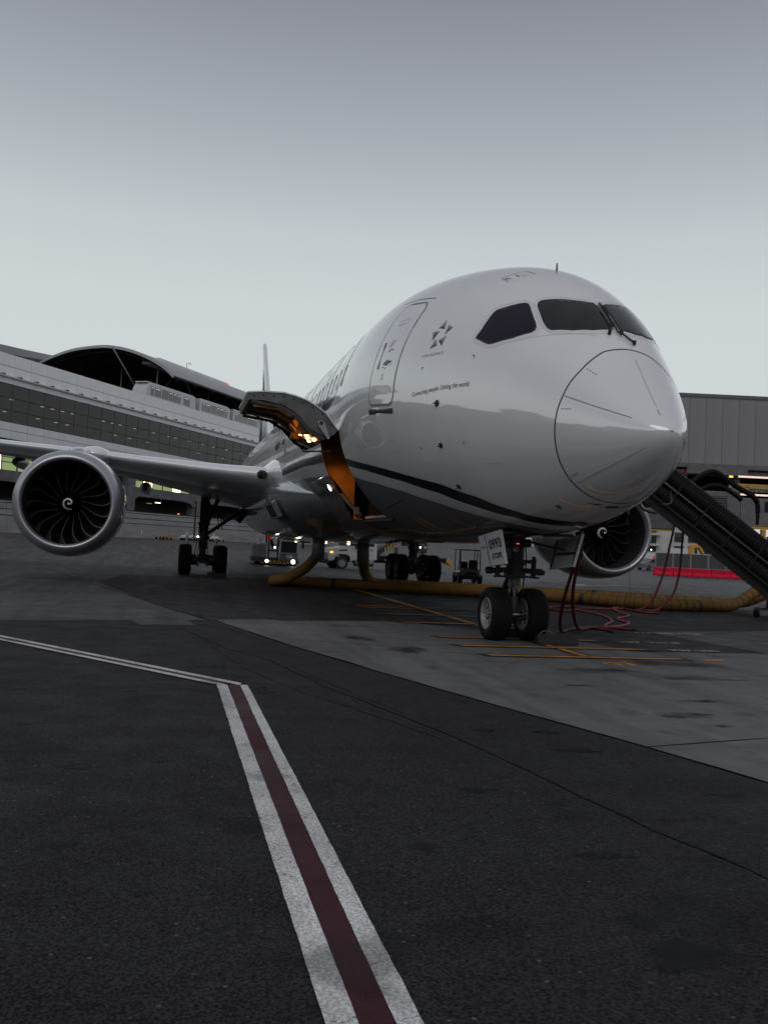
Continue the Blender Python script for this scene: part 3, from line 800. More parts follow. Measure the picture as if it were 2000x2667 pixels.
# alliance emblem: five faceted darts
sl, sdk = DEC['star_light'], DEC['star_dark']
obj('alliance_emblem', fpatch([sl[i:i + 3] for i in range(0, 15, 3)], .003, .05), MID_SILVER, fuselage)
obj('alliance_emblem', fpatch([sdk[i:i + 3] for i in range(0, 15, 3)], .005, .05), DARK_SILVER, fuselage)
def fus_text(body, x0, x1, tbase0, tbase1, h, m, name, bold=.0, cuts=0, off=.004, slant=0.0, parent=None):
    """lettering along the starboard side, read from tail to nose; h = letter height in metres"""
    v, f = text_verts(body, 1.0, bold)
    xa = min(p[0] for p in v); xb = max(p[0] for p in v); cap = .70
    me = bpy.data.meshes.new('t'); me.from_pydata([(p[0], p[1], 0) for p in v], [], f)
    bm = bmesh.new(); bm.from_mesh(me)
    for c in range(1, cuts):
        bmesh.ops.bisect_plane(bm, geom=bm.verts[:] + bm.edges[:] + bm.faces[:], plane_co=(0, cap * c / cuts, 0), plane_no=(0, 1, 0))
    V = []
    for p in bm.verts:
        u = (p.co.x - xa) / (xb - xa); X = x0 + (x1 - x0) * u - slant * p.co.y * h
        tb = tbase0 + (tbase1 - tbase0) * u
        t = tb + math.degrees(p.co.y / cap * h / 2.9) * (2.9 / max(1.6, prof(X)[2] * 1.02))
        V.append(tuple(fus(X, t, off)))
    bm.faces.index_update(); bm.verts.index_update()
    F = [tuple(q.index for q in fc.verts) for fc in bm.faces]
    bm.free(); bpy.data.meshes.remove(me)
    mb = MB(); mb.add(V, F)
    return obj(name, mb, m, parent or fuselage)
fus_text('Connecting people.', 4.70, 3.87, -1.3, 2.95, .075, NAVY, 'slogan_lettering', .004, slant=.15)
fus_text('Uniting the world.', 3.835, 3.09, 3.1, 6.9, .075, NAVY, 'slogan_lettering', .004, slant=.15)
fus_text('STAR ALLIANCE', 4.56, 3.96, 15.0, 17.9, .05, MID_SILVER, 'alliance_lettering')
fus_text('UNITED', 22.4, 9.0, 4.6, 4.6, 2.0, NAVY, 'airline_lettering', .03, 16, .005)
mb = MB(); v, f = text_verts('787', 1.0, .02)
xa = min(p[0] for p in v); xb = max(p[0] for p in v)
mb.add([tuple(fus(1.42 + p[1] / .7 * .10, -108 + 36 * (p[0] - xa) / (xb - xa), .004)) for p in v], f)
obj('model_lettering', mb, DARK_SILVER, fuselage)
# small corner ticks round the static ports
mb = MB()
for x, t, sx, st_ in ((4.654, -23.5, 1, 1), (3.278, -20.0, -1, 1), (4.478, 11.1, 1, -1), (3.133, 20.4, -1, -1)):
    fstrip([(x, t + st_ * 1.2), (x, t), (x - sx * .055, t)], .014, .004, mb=mb, seg=.02)
tag(obj('corner_ticks', mb, DARK_SILVER, fuselage), kind='stuff')
# air data probes
for x, t, r_, ln in ((3.905, -2.7, .058, .14), (3.97, -21.6, .05, .07), (4.05, -42.2, .05, .07), (2.07, -65.5, .05, .12), (5.05, -68, .03, .06)):
    for side in (0, 1):
        tt = t if not side else 180 - t
        c = fus(x, tt, .006); nn = (fus(x, tt, .06) - fus(x, tt)).normalized()
        mb = MB(); mb.cyl(tuple(c - nn * .006), tuple(c + nn * .006), r_, 20)
        e = c + nn * .06
        mb.tube([tuple(c), tuple(e), tuple(e + Vector((.10 if t > -10 else -.05, 0, -.01)))], [.014, .012, .005], 8)
        obj('air_data_probe', mb, GEAR_DARK if t > -50 else GEAR, plane, 40)
# forward passenger door, starboard and port
DOORP = [(5.49, 41.0), (5.60, 42.2), (6.30, 42.0), (6.47, 40.0), (6.50, 33.9), (6.49, 22.6), (6.49, 11.5), (6.51, 6.4), (6.525, 1.0), (6.52, -2.6), (6.44, -4.8), (6.27, -5.0), (5.6, -5.0), (5.46, -4.0), (5.405, -1.0), (5.395, 3.6), (5.38, 9.1), (5.36, 17.7), (5.35, 30.3), (5.38, 38.0)]
for side in (0, 1):
    mf = (lambda q: q) if not side else mirror
    door = obj('passenger_door', fpatch([mf(DOORP)], .007, .16), WHITE, plane, 'all')
    obj('door_seam', fstrip(mf(DOORP), .022, .009, True), DOOR_SEAM, door)
    lower = [(6.52, -2.6), (6.44, -4.8), (6.27, -5.0), (5.6, -5.0), (5.46, -4.0)]
    obj('door_seam', fstrip(mf(lower), .04, .010), DOOR_SEAM, door)
    obj('door_seam', fstrip(mf([(5.49, 41.0), (5.60, 42.2), (6.30, 42.0)]), .04, .010), DOOR_SEAM, door)
    wp = [(6.23 + .05 * math.cos(R(a)), 15.7 + (5.0 if math.sin(R(a)) > 0 else -5.0) + 1.0 * math.sin(R(a))) for a in range(0, 360, 20)]
    obj('door_window', fpatch([mf(wp)], .011, .08), COCKPIT, door)
    obj('door_handle', fpatch([mf(DEC['dial1']), mf(DEC['handle'])], .011, .05), DARK_SILVER, door)
    mb = fpatch([mf(DEC['handle2'])], .011, .05); fstrip(mf(DEC['vent']), .008, .010, True, mb)
    obj('door_stencil', mb, MID_SILVER, door)
    mb = MB()
    for k in range(5):
        fstrip(mf([(6.02 - .02 * k, 19.6 + .65 * k), (5.86 - .02 * k, 19.8 + .65 * k)]), .010, .010, mb=mb)
        fstrip(mf([(6.0, 5.4 + .55 * k), (5.90, 5.5 + .55 * k)]), .008, .010, mb=mb)
    tag(obj('door_text', mb, MID_SILVER, door), kind='stuff')
    obj('scuff_plate', fpatch([mf([(6.57, -6.4), (6.57, -8.7), (5.43, -8.7), (5.43, -6.4)])], .006, .12), GEAR_DARK, door)
    obj('rain_gutter', fstrip(mf([(6.9, 43.3), (6.24, 45.0), (5.36, 44.9)]), .014, .006), SEAM, door)
# cabin windows share one mesh along the constant section
cw = [(.115 * math.cos(R(a)) * 1.0, (2.9 if math.sin(R(a)) > 0 else -2.9) + 2.1 * math.sin(R(a))) for a in range(0, 360, 20)]
for side in (0, 1):
    base = [(9.0 + x, 14.6 + t) for x, t in cw]
    if side: base = mirror(base)
    m1 = fpatch([base], .008, .1).mesh('cabin_window', PALE_SEAM)
    m2 = fstrip(base, .012, .010, True).mesh('window_rim', DOOR_SEAM)
    X = 7.82
    while X < 52:
        if not (17.6 < X < 19.2):
            w_ = link('cabin_window', m1, fuselage, (X - 9.0, 0, 0) if X > 8.8 else (X - 9.0, (-.055 if not side else .055) * ((8.9 - X) / 1.1), 0))
            w2 = link('window_rim', m2, None)
            w2.parent = w_
        X += .625
# second door outline
d2 = [(18.0, 38), (18.95, 38), (18.98, -4), (17.97, -4)]
obj('passenger_door', fpatch([d2], .006, .3), WHITE, plane, 'all')
obj('door_seam', fstrip(d2, .02, .008, True), DOOR_SEAM, fuselage)
# livery stripe and grey belly
def interp(tab, X):
    if X <= tab[0][0]: return tab[0][1]
    for (a, p), (b, q) in zip(tab, tab[1:]):
        if a <= X <= b: return p + (q - p) * (X - a) / (b - a)
    return tab[-1][1]
T_TOP = [(2.37, -90), (2.50, -82), (2.65, -74.2), (3.13, -60.5), (3.74, -48.6), (4.61, -40.5), (5.84, -34.9), (6.64, -31.6), (7.63, -27.8), (8.96, -23.1), (11.7, -16.5), (15, -13.5), (18, -12.5), (24, -12.5), (40, 2), (52, 8)]
T_BOT = [(2.79, -90), (2.94, -79.7), (3.38, -65.4), (4.05, -54.9), (4.88, -45.5), (6.05, -38.3), (7.85, -30.4), (9.11, -26.1), (11.7, -20.4), (15, -17.6), (18, -16.8), (24, -16.8), (40, -2.2), (52, 4)]
T_GREY = [(3.28, -90), (3.45, -80), (3.71, -70.9), (4.27, -61.8), (5.25, -51.3), (6.4, -43.1), (7.58, -37.2), (9.05, -31.8), (11.7, -27.5), (15, -24.5), (19, -22.5), (24, -20), (40, -9), (52, -3)]
def band(ta, tb, off, xs, nk, side, lo=None):
    rows_ = []
    for X in xs:
        a = interp(ta, X); b = interp(tb, X) if tb else -90.0
        if lo is not None: a = min(a, lo)
        rows_.append([tuple(fus(X, (lambda t: t if not side else 180 - t)(a + (b - a) * k / nk), off)) for k in range(nk + 1)])
    mb = MB(); mb.grid(rows_); return mb
def frange(a, b, s_):
    n_ = max(1, int(round((b - a) / s_))); return [a + (b - a) * i / n_ for i in range(n_ + 1)]
for side in (0, 1):
    segs = [(2.37, CX0 - .01), (CX1 + .01, 52)] if not side else [(2.37, 52)]
    for a, b in segs:
        obj('livery_stripe', band(T_TOP, T_BOT, .005, frange(a, min(b, 9.09), .1) if a < 9 else [], 6, side) if (a < 9 and b < 10) else band(T_TOP, T_BOT, .005, frange(a, b, .3), 6, side), STRIPE, fuselage, 'all')
        obj('belly_paint', band(T_GREY, None, .004, frange(max(a, 3.28), b, .15 if b < 10 else .4), 14, side), BELLY, fuselage, 'all')
obj('belly_paint', band(T_GREY, None, .004, frange(CX0 - .01, CX1 + .01, .4), 14, 0, CBOT - .4), BELLY, fuselage, 'all')
mb = fstrip([(6.6, -47), (7.6, -49), (8.6, -51)], .012, .008); fstrip([(12.6, -30), (13.6, -34), (15.0, -40)], .012, .008, mb=mb)
fstrip([(5.2, -78), (8, -74), (11, -75)], .02, .008, mb=mb)
tag(obj('panel_seams', mb, GEAR_DARK, fuselage), kind='stuff')
fstr = MB()
for X in (14.9, 17.1, 31.0, 36):
    fstrip([(X, t) for t in range(-20, 90, 5)], .02, .006, mb=fstr)
for x0, x1, t0, t1 in ((6.95, 7.6, -13, -21), (4.35, 4.85, -30, -36), (7.15, 7.7, 2, -6), (2.55, 2.95, -30, -40), (3.5, 3.8, -58, -66), (5.5, 5.9, -20, -25), (13.2, 14.0, -2, -9)):
    fstrip([(x0, t0), (x1, t0), (x1, t1), (x0, t1)], .006, .004, True, fstr)
fstrip([(1.45, 72), (1.75, 54), (2.05, 43), (2.4, 34)], .005, .004, mb=fstr)
tag(obj('panel_seams', fstr, PALE_SEAM, fuselage), kind='stuff')

# ---- cargo bay and door
mb = MB(); xo0, xo1 = CX0 + .02, CX1 - .02
arc = [fus(10, t) for t in [CBOT + (CTOP - CBOT) * k / 12 for k in range(13)]]
# aft jamb wall (lit ochre), forward jamb, floor, ceiling, far wall
def wallpoly(x, inner):
    return [(x, p.y, p.z) for p in arc] + [(x, inner, arc[-1].z), (x, inner, arc[0].z)]
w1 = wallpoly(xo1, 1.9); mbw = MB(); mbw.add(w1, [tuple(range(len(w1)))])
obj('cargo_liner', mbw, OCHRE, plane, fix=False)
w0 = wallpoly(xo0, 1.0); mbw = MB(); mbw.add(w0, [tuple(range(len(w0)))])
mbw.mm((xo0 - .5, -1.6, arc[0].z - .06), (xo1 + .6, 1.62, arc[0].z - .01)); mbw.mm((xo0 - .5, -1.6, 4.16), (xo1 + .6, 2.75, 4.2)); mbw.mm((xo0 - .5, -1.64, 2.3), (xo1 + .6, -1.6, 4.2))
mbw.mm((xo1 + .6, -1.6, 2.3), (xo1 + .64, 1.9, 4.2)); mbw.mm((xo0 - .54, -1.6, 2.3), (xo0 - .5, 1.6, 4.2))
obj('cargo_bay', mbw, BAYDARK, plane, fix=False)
obj('cargo_sill', fstrip([(CX1 - .01, -14), (CX1 - .01, CBOT), (CX0 + .02, CBOT)], .085, .009), REDTRIM, plane)
obj('cargo_sill', fstrip([(CX1 - .01, CBOT - .8), (CX0 + .02, CBOT - .8)], .025, .007), SWIRL, plane)
mb = MB()
for k in range(7):
    mb.box((xo0 + .25 + k * .33, 1.55, arc[0].z + .05), (.22, .12, .07), .1 * k, None, 1, .01)
    mb.cyl((xo0 + .2 + k * .33, 1.35, arc[0].z + .06), (xo0 + .42 + k * .33, 1.35, arc[0].z + .06), .04, 10)
tag(obj('sill_rollers', mb, RIM, plane, 30), kind='stuff')
mb = MB(); mb.tube([tuple(fus(CX1 - .08, t, -.03)) for t in range(-38, -56, -3)], .05, 8); mb.box(tuple(fus(CX1 - .1, -50, -.03)), (.1, .14, .2), 0, None, 1, .02)
obj('jamb_latch', mb, GEAR, plane, 30)
outer = [(2.86, 4.20), (3.14, 4.55), (3.36, 4.70), (3.58, 4.81), (3.85, 4.89), (4.1, 4.935), (4.53, 4.93), (4.90, 4.885)]
inner = [(4.86, 4.74), (4.5, 4.745), (4.09, 4.67), (3.9, 4.58), (3.74, 4.47), (3.55, 4.26), (3.38, 4.14), (3.07, 4.02), (2.93, 4.10)]
cdoor = obj('cargo_door', MB().prism(outer + inner, 'x', CX0 + .02, CX1 - .02), DOORSKIN, plane, 25)
mb = MB()
osk = outer + [(y, z + .03) for y, z in reversed(outer)]
mb.prism(osk, 'x', CX0, CX1); obj('door_skin', mb, WHITE, cdoor, 25)
mb = MB()
for X in (CX0 + .05, CX0 + .9, CX0 + 1.75, CX1 - .05):
    mb.prism([(4.8, 4.74), (4.1, 4.66), (3.75, 4.46), (3.4, 4.13), (3.1, 4.01), (3.2, 3.96), (3.5, 4.1), (3.82, 4.42), (4.14, 4.6), (4.8, 4.68)], 'x', X - .03, X + .03)
tag(obj('door_ribs', mb, GEAR_DARK, cdoor), kind='stuff')
mb = MB()
for k in range(9):
    y, z = 3.0 + k * .22, 0
    for (a, b), (c, d) in zip(outer, outer[1:]):
        if a <= y <= c: z = b + (d - b) * (y - a) / (c - a)
    mb.cyl((CX0 + .012, y, z - .07), (CX0 + .022, y, z - .07), .022, 10)
tag(obj('edge_holes', mb, BLACK, cdoor), kind='stuff')
mb = MB(); mb.prism([(3.16, 4.32), (3.24, 4.40), (3.33, 4.36), (3.30, 4.26), (3.08, 3.98), (3.04, 4.0)], 'x', CX0 - .05, CX0 + .01)
obj('hinge_arm', mb, RIM, cdoor)
mb = MB(); mb.cyl((CX0 - .062, 3.25, 4.33), (CX0 - .05, 3.25, 4.33), .045, 14); obj('hinge_hole', mb, BLACK, cdoor)
mb = MB(); mb.mm((CX0 + .1, 4.0, 4.60), (CX0 + .13, 4.75, 4.70)); obj('edge_strip', mb, OCHRE, cdoor)
mb = MB(); mb.prism([(3.16, 4.045), (3.38, 4.125), (3.55, 4.245), (3.76, 4.47), (3.79, 4.44), (3.58, 4.20), (3.40, 4.075), (3.17, 4.005)], 'x', 9.35, 11.0)
mb.box((10.6, 3.62, 4.20), (.3, .22, .2), 0, None, .8, .04); mb.box((9.42, 3.60, 4.20), (.08, .3, .22), 0, None, .8, .02)
obj('lamp_housing', mb, OCHRE, cdoor, 40)
for x, y, z in ((9.72, 3.29, 4.03), (9.62, 3.49, 4.12), (10.15, 3.34, 4.045), (10.05, 3.57, 4.18), (9.85, 3.42, 4.075)):
    mb = MB(); mb.lathe([(-.04, .001), (-.036, .033), (-.01, .05), (.02, .05), (.03, .02)], (x, y, z), 'z', 14)
    obj('work_lamp', mb, AMBER_LAMP, cdoor, 'all')
ld = bpy.data.lights.new('cargo_lamp', 'SPOT'); ld.energy = 70; ld.color = (1.0, .50, .12); ld.shadow_soft_size = .06; ld.spot_size = R(58); ld.spot_blend = .6
lo = bpy.data.objects.new('cargo_lamp', ld); COL.objects.link(lo); lo.location = (9.9, 3.42, 3.90); lo.parent = cdoor; lo.rotation_euler = (Vector((11.7, 2.05, 2.45)) - Vector((9.9, 3.42, 3.9))).to_track_quat('-Z', 'Y').to_euler()
ld2 = bpy.data.lights.new('work_lamp_light', 'SPOT'); ld2.energy = 45; ld2.spot_size = R(105); ld2.spot_blend = .5; ld2.color = (1.0, .45, .08); ld2.shadow_soft_size = .03
lo2 = bpy.data.objects.new('work_lamp_light', ld2); COL.objects.link(lo2); lo2.location = (9.95, 3.50, 3.78); lo2.parent = cdoor; lo2.rotation_euler = (R(180), 0, 0)
mb = MB(); mb.tube([(11.5, 3.45, 4.1), (11.4, 3.28, 3.9), (10.4, 2.75, 3.86)], .022, 8); obj('door_strut', mb, GEAR_DARK, cdoor)
mb = MB(); mb.prism([(4.5, 4.93), (4.56, 4.93), (4.57, 5.06), (4.55, 5.06)], 'x', 11.0, 11.03); obj('door_marker', mb, SAFETY, cdoor)
# landing light in the fairing
mb = MB(); c = fus(12.5, -33.4, .01); mb.lathe([(0, .001), (.012, .05), (0, .075), (-.03, .08)], (0, 0, 0), 'z', 16)
ol = obj('taxi_lamp', mb, WHITE_LAMP, plane, 'all', loc=tuple(c))
ol.rotation_euler = (fus(12.5, -33.4, .5) - c).to_track_quat('Z', 'Y').to_euler(); ol.scale = (.6, 1.2, 1)

# ---- wing-body fairing
mb = MB(); rows_ = []
for X in frange(13.0, 41.0, .5):
    k = sstep((X - 13.0) / 8.0) * sstep((41.0 - X) / 8)
    w = 2.2 + 1.02 * k; zb = 2.15 - .45 * k; zt = 3.05 + .40 * k
    r_ = []
    for i in range(41):
        a = R(180 + 180 * i / 40) ; e = 2.0 + .5 * k
        c, s_ = math.cos(a), math.sin(a)
        y = w * math.copysign(abs(c) ** (2 / e), c); z = zt + (zt - zb) * math.copysign(abs(s_) ** (2 / e), s_)
        r_.append((X, y, z))
    rows_.append([(X, -2.3, zt + .42 * k + .1), (X, -w * .93, zt + .22 * k)] + r_ + [(X, w * .93, zt + .22 * k), (X, 2.3, zt + .42 * k + .1)])
mb.grid(rows_); fairing = obj('wing_body_fairing', mb, BELLY, plane, 'all')
for s_ in (1, -1):
    # ram air inlets and scoops under the fairing
    mb = MB(); c = Vector((20.1, 3.03 * s_, 2.70))
    mb.T = Matrix.Translation(c) @ Matrix.Rotation(R(-119 * s_), 4, 'X')
    mb.box((0, 0, 0), (2.6, .62, .16), 0, 0, .96, .04); mb.box((-.15, 0, .02), (1.7, .46, .16), 0, 1, 1, .02)
    obj('ram_air_inlet', mb, [BELLY, BLACK], plane, 30)
    mb = MB(); mb.T = Matrix.Translation((20.3, 2.2 * s_, 2.03)) @ Matrix.Rotation(R(-158 * s_), 4, 'X')
    mb.box((.2, 0, .0), (1.6, .55, .22), 0, 0, .8, .08); mb.box((-.3, 0, .0), (.12, .36, .12), 0, 1)
    obj('ram_air_scoop', mb, [BELLY, BLACK], plane, 30)
for X, y in ((23.5, .6), (20.2, .35), (27.5, 1.2)):
    mb = MB(); mb.lathe([(0, .06), (-.03, .05), (-.05, .01)], (X, y, 1.69), 'z', 12); obj('belly_lamp', mb, WARM_LAMP, plane, 'all')

# ---- wings
def airfoil(m=14):
    up_, lo_ = [], []
    for i in range(m + 1):
        x = .5 - .5 * math.cos(math.pi * i / m)
        t = 5 * (.2969 * math.sqrt(x) - .126 * x - .3516 * x * x + .2843 * x ** 3 - .1036 * x ** 4)
        up_.append((x, t)); lo_.append((x, -t))
    return up_, lo_
UPF, LOF = airfoil()
def wing_loop(y, xle, zle, xte, zte, thick):
    c = xte - xle; loop = []
    for x, t in reversed(UPF): loop.append((xle + x * c, y, zle + (zte - zle) * x + t * thick * .62 * 2 * .5 + .0))
    for x, t in LOF[1:]: loop.append((xle + x * c, y, zle + (zte - zle) * x + t * thick * .78))
    return loop
WSEC = [(2.5, 20.47, 3.93, 34.2, 3.15, 1.75), (3.2, 20.93, 3.97, 34.1, 3.25, 1.7), (4.4, 21.74, 4.08, 33.9, 3.5, 1.45), (5.8, 22.67, 4.22, 33.8, 3.8, 1.25), (7.2, 23.6, 4.38, 33.9, 4.1, 1.08), (8.6, 24.55, 4.54, 34.1, 4.38, .97), (10.2, 25.62, 4.73, 34.4, 4.65, .86), (13.1, 27.57, 5.03, 35.3, 5.02, .76), (18, 30.85, 5.55, 36.9, 5.62, .6), (24, 34.9, 6.25, 39.2, 6.35, .42), (28, 38.2, 6.8, 41.2, 6.88, .28), (30.1, 41.2, 7.1, 42.5, 7.13, .12)]
for s_ in (1, -1):
    loops = [wing_loop(y * s_, a, b, c, d, t) for y, a, b, c, d, t in WSEC]
    m = len(UPF) - 1; k = 4
    front = [lp[m - k:m + k + 1] for lp in loops]; rear = [lp[m + k:] + lp[:m - k + 1] for lp in loops]
    mb = MB(); mb.grid(rear); wing = obj('wing', mb, WINGGREY, plane, 'all')
    mb = MB(); mb.grid(front[1:]); obj('leading_edge_slat', mb, ALU, wing, 'all')
    mb = MB(); mb.grid(front[:2]); obj('root_fillet', mb, WHITE, wing, 'all')
    # root glove blending into the fuselage
    mb = MB(); y0 = 2.6 * s_
    gl = []
    for i, (dy, dx, dz, th_) in enumerate(((3.25, 20.9, 4.0, .34), (3.0, 20.5, 4.05, .50), (2.78, 19.9, 4.05, .62), (2.55, 19.2, 4.0, .7))):
        gl.append([(dx + q * .9 + (0 if i else .1), dy * s_, dz + math.sin(a_) * th_) for q, a_ in ((6, 1.5), (3.5, 1.45), (1.8, 1.2), (.5, .7), (0, 0), (.5, -.7), (1.8, -1.2), (3.5, -1.45), (6, -1.5))])
    mb.grid(gl); obj('wing_root_glove', mb, WHITE, plane, 'all')
    mb = MB(); mb.box((20.86, 3.38 * s_, 3.93), (.30, .34, .30), R(32) * s_, None, 1, .08); obj('wing_root_lamp', mb, COCKPIT, wing, 30)
    mb = MB(); mb.lathe([(-.02, .001), (-.01, .05), (0, .055)], (20.72, 3.4 * s_, 3.95), 'x', 12); obj('lamp_lens', mb, RIM, wing, 'all')
    # flap track fairings
    for y, x0, z in ((7.6, 31.8, 3.75), (13.4, 33.0, 4.65), (18.6, 34.6, 5.25)):
        mb = MB(); pts = [(x0 + q, y * s_, z + .12 * math.sin(q * .7)) for q in frange(0, 4.4, .4)]
        mb.tube(pts, [.28 * max(.06, math.sin(math.pi * min(1, (q + .15) / 4.8)) ** .6) for q in frange(0, 4.4, .4)], 12); obj('flap_fairing', mb, WINGGREY, wing, 'all')
# ---- tail
def loft(name, secs, m, parent, vertical=False):
    loops = []
    for s0, xle, a, xte, b, th_ in secs:
        L_ = []
        for x, t in list(reversed(UPF)) + LOF[1:]:
            X = xle + (xte - xle) * x; q = t * th_
            L_.append((X, q + b * 0, s0) if vertical else (X, s0, a + q))
        loops.append(L_)
    mb = MB(); mb.grid(loops); mb.add(loops[-1], [tuple(range(len(loops[-1])))])
    return obj(name, mb, m, parent, 'all')
fin = loft('tail_fin', [(7.2, 49.6, 0, 58.2, 0, .62), (10.5, 53.2, 0, 59.2, 0, .50), (14.5, 57.5, 0, 60.5, 0, .36), (16.4, 59.5, 0, 61.2, 0, .33), (16.8, 60.0, 0, 61.4, 0, .27), (16.97, 60.5, 0, 61.5, 0, .12)], WHITE, plane, True)
for zz in (0,):
    secs = [(7.5, 50.0, 58.3, .61), (9.5, 52.1, 58.9, .54), (11.5, 54.3, 59.5, .45), (13.2, 56.1, 60.1, .405), (14.5, 57.5, 60.5, .36)]
    for s_ in (1, -1):
        rows_ = [[(xl + (xr - xl) * x, s_ * (t * th_ + .012), z) for x, t in UPF if x >= (.22 + .5 * i / 4)] for i, (z, xl, xr, th_) in enumerate(secs)]
        n_ = min(len(r_) for r_ in rows_); rows_ = [r_[-n_:] for r_ in rows_]
        mb = MB(); mb.grid(rows_); obj('tail_logo', mb, STRIPE, fin, 'all')
loft('rudder', [(7.5, 57.5, 0, 60.6, 0, .28), (10.5, 58.8, 0, 61.2, 0, .24), (12.6, 59.8, 0, 61.6, 0, .18)], NAVY, fin, True)
for s_ in (1, -1):
    loft('tailplane', [(.8 * s_, 53.5, 6.1, 59.6, 0, .6), (5 * s_, 56.4, 6.5, 60.2, 0, .4), (9.85 * s_, 59.8, 7.0, 61.4, 0, .18)], WINGGREY, plane)

# ---- engines
EZ = 2.60
blade = MB(); rows_ = []
NR = 10
for i in range(NR + 1):
    r_ = .40 + (1.395 - .40) * i / NR; q = i / NR
    sw = R(-12 * math.sin(math.pi * min(1, q * .85)) + 6 * max(0, q - .75) * 4 * .35)       # S-shaped leading edge
    ch = .30 + .12 * math.sin(math.pi * q); stg = R(22 + 40 * q)
    x_le = -.02 - .10 * math.sin(math.pi * q) + .10 * q * q
    row = []
    for u, th_ in ((0, 0), (.06, .012), (.5, .016), (1, .003), (.5, -.016), (.06, -.012)):
        dx = u * ch * math.cos(stg); da = u * ch * math.sin(stg) / r_ + th_ / r_
        a = sw + da
        row.append((x_le + dx, r_ * math.sin(a), r_ * math.cos(a)))
    rows_.append(row)
blade.grid(rows_, True)
bm_i = []
for i in range(NR):
    for kk in range(6): bm_i.append(1 if kk in (0, 5) else 0)
blade.m = bm_i
blade_me = blade.mesh('fan_blade', [BLADE, BLADE_EDGE], 40)
def swirl_mesh():
    L_, R_ = [], []
    for i in range(61):
        q = i / 60; a = -.4 * math.pi + q * 2 * math.pi * 1.02; r_ = .035 + .185 * q ** .8
        w = .030 * min(1, .6 + q * 1.2) * (1 if q < .93 else .9)
        for S_, d in ((L_, w), (R_, -w)):
            rr = max(.004, r_ + d); x = -.50 + .5 * (rr / .42) ** 1.35 - .008
            S_.append((x, -rr * math.cos(a), rr * math.sin(a)))
    mb = MB(); mb.grid([L_, R_])
    mb.add([(-.5 - .004, -.035 * math.cos(k * .6) - .005, .035 * math.sin(k * .6) - .03) for k in range(10)], [tuple(range(10))])
    return mb.mesh('spinner_swirl', SWIRL)
swirl_me = swirl_mesh()
o_prof = [(.12, 1.605), (.35, 1.695), (.8, 1.775), (1.4, 1.815), (2.2, 1.82), (3.0, 1.76), (3.8, 1.63), (4.6, 1.44)]
i_prof = [(.10, 1.392), (.3, 1.37), (.7, 1.385), (1.2, 1.41), (1.6, 1.41)]
l_prof = [(.45, 1.72), (.35, 1.697), (.22, 1.655), (.12, 1.607), (.05, 1.555), (.01, 1.505), (0, 1.47), (.012, 1.44), (.05, 1.412), (.12, 1.39), (.22, 1.378)]
for s_, nb in ((1, 0), (-1, 7)):
    ec = (20.38, 9.73 * s_, EZ)
    mb = MB(); mb.lathe([(a, r_ - .004) for a, r_ in o_prof[1:]], (0, 0, 0), 'x', 96)
    eng = obj('engine_nacelle', mb, NACELLE, plane, 'all', loc=ec)
    mb = MB(); mb.lathe(l_prof, (0, 0, 0), 'x', 96); obj('inlet_lip', mb, LIP, eng, 'all')
    mb = MB(); mb.lathe([(.20, 1.38)] + i_prof[1:], (0, 0, 0), 'x', 72); mb.lathe([(1.62, 1.41), (1.62, .1)], (0, 0, 0), 'x', 72); obj('inlet_duct', mb, LINER, eng, 'all')
    mb = MB(); mb.lathe([(-.50, .002), (-.47, .06), (-.36, .17), (-.2, .28), (0, .40), (.2, .43)], (1.27, 0, 0), 'x', 40); sp = obj('spinner', mb, BLADE, eng, 'all')
    link('spinner_swirl', swirl_me, eng, (1.27, 0, 0), (R(20 * nb / 7), 0, 0))
    for k in range(18):
        link('fan_blade', blade_me, eng, (1.27, 0, 0), (2 * math.pi * k / 18 + nb * .05, 0, 0))
    mb = MB(); mb.lathe([(4.0, 1.30), (4.6, 1.28), (5.6, .95), (6.4, .62)], (0, 0, 0), 'x', 48); mb.lathe([(6.0, .5), (6.6, .45), (7.5, .05)], (0, 0, 0), 'x', 32)
    obj('core_nozzle', mb, GEAR_DARK, eng, 'all')
    # pylon
    mb = MB(); rows_ = []
    for x, zt, zb, w in ((1.6, 1.80, 1.6, .05), (2.2, 1.98, 1.5, .24), (3.2, 2.12, 1.4, .33), (4.6, 2.18, 1.2, .36), (5.6, 2.1, 1.1, .36), (7.5, 1.9, 1.3, .30), (10.5, 1.75, 1.5, .1)):
        rows_.append([(x, w * c, z) for c, z in ((-1, zb), (-1, zt - .12), (-.6, zt - .02), (0, zt), (.6, zt - .02), (1, zt - .12), (1, zb))])
    mb.grid(rows_); obj('pylon', mb, NACELLE, eng, 'all')
    mb = MB(); mb.lathe([(-.95, .001), (-.9, .15), (-.7, .33), (-.35, .47), (.1, .53), (.7, .50), (1.4, .35), (2.0, .12), (2.1, .001)], (0, 0, 0), 'x', 24); ob = obj('pylon_cap', mb, WHITE, eng, 'all', loc=(4.6, -.45 * s_, 1.95)); ob.scale = (1, 1.15, .66)
    mb = MB(); mb.grid([[(1.3 + .35 * q, (1.72 + .34 * math.sin(q * 3.1) * h) * math.cos(R(52)) * -s_, (1.78 + .30 * math.sin(q * 3.1) * h) * math.sin(R(52))) for q in frange(0, 1, .1)] for h in (0, 1)])
    obj('nacelle_strake', mb, NACELLE, eng)
    for k in range(3):
        mb = MB(); mb.box((.9 + .7 * k, 1.80 * -s_ * math.cos(R(12 * k - 14)), 1.80 * math.sin(R(12 * k - 14))), (.05, .02, .03)); obj('cowl_latch', mb, RIM, eng)

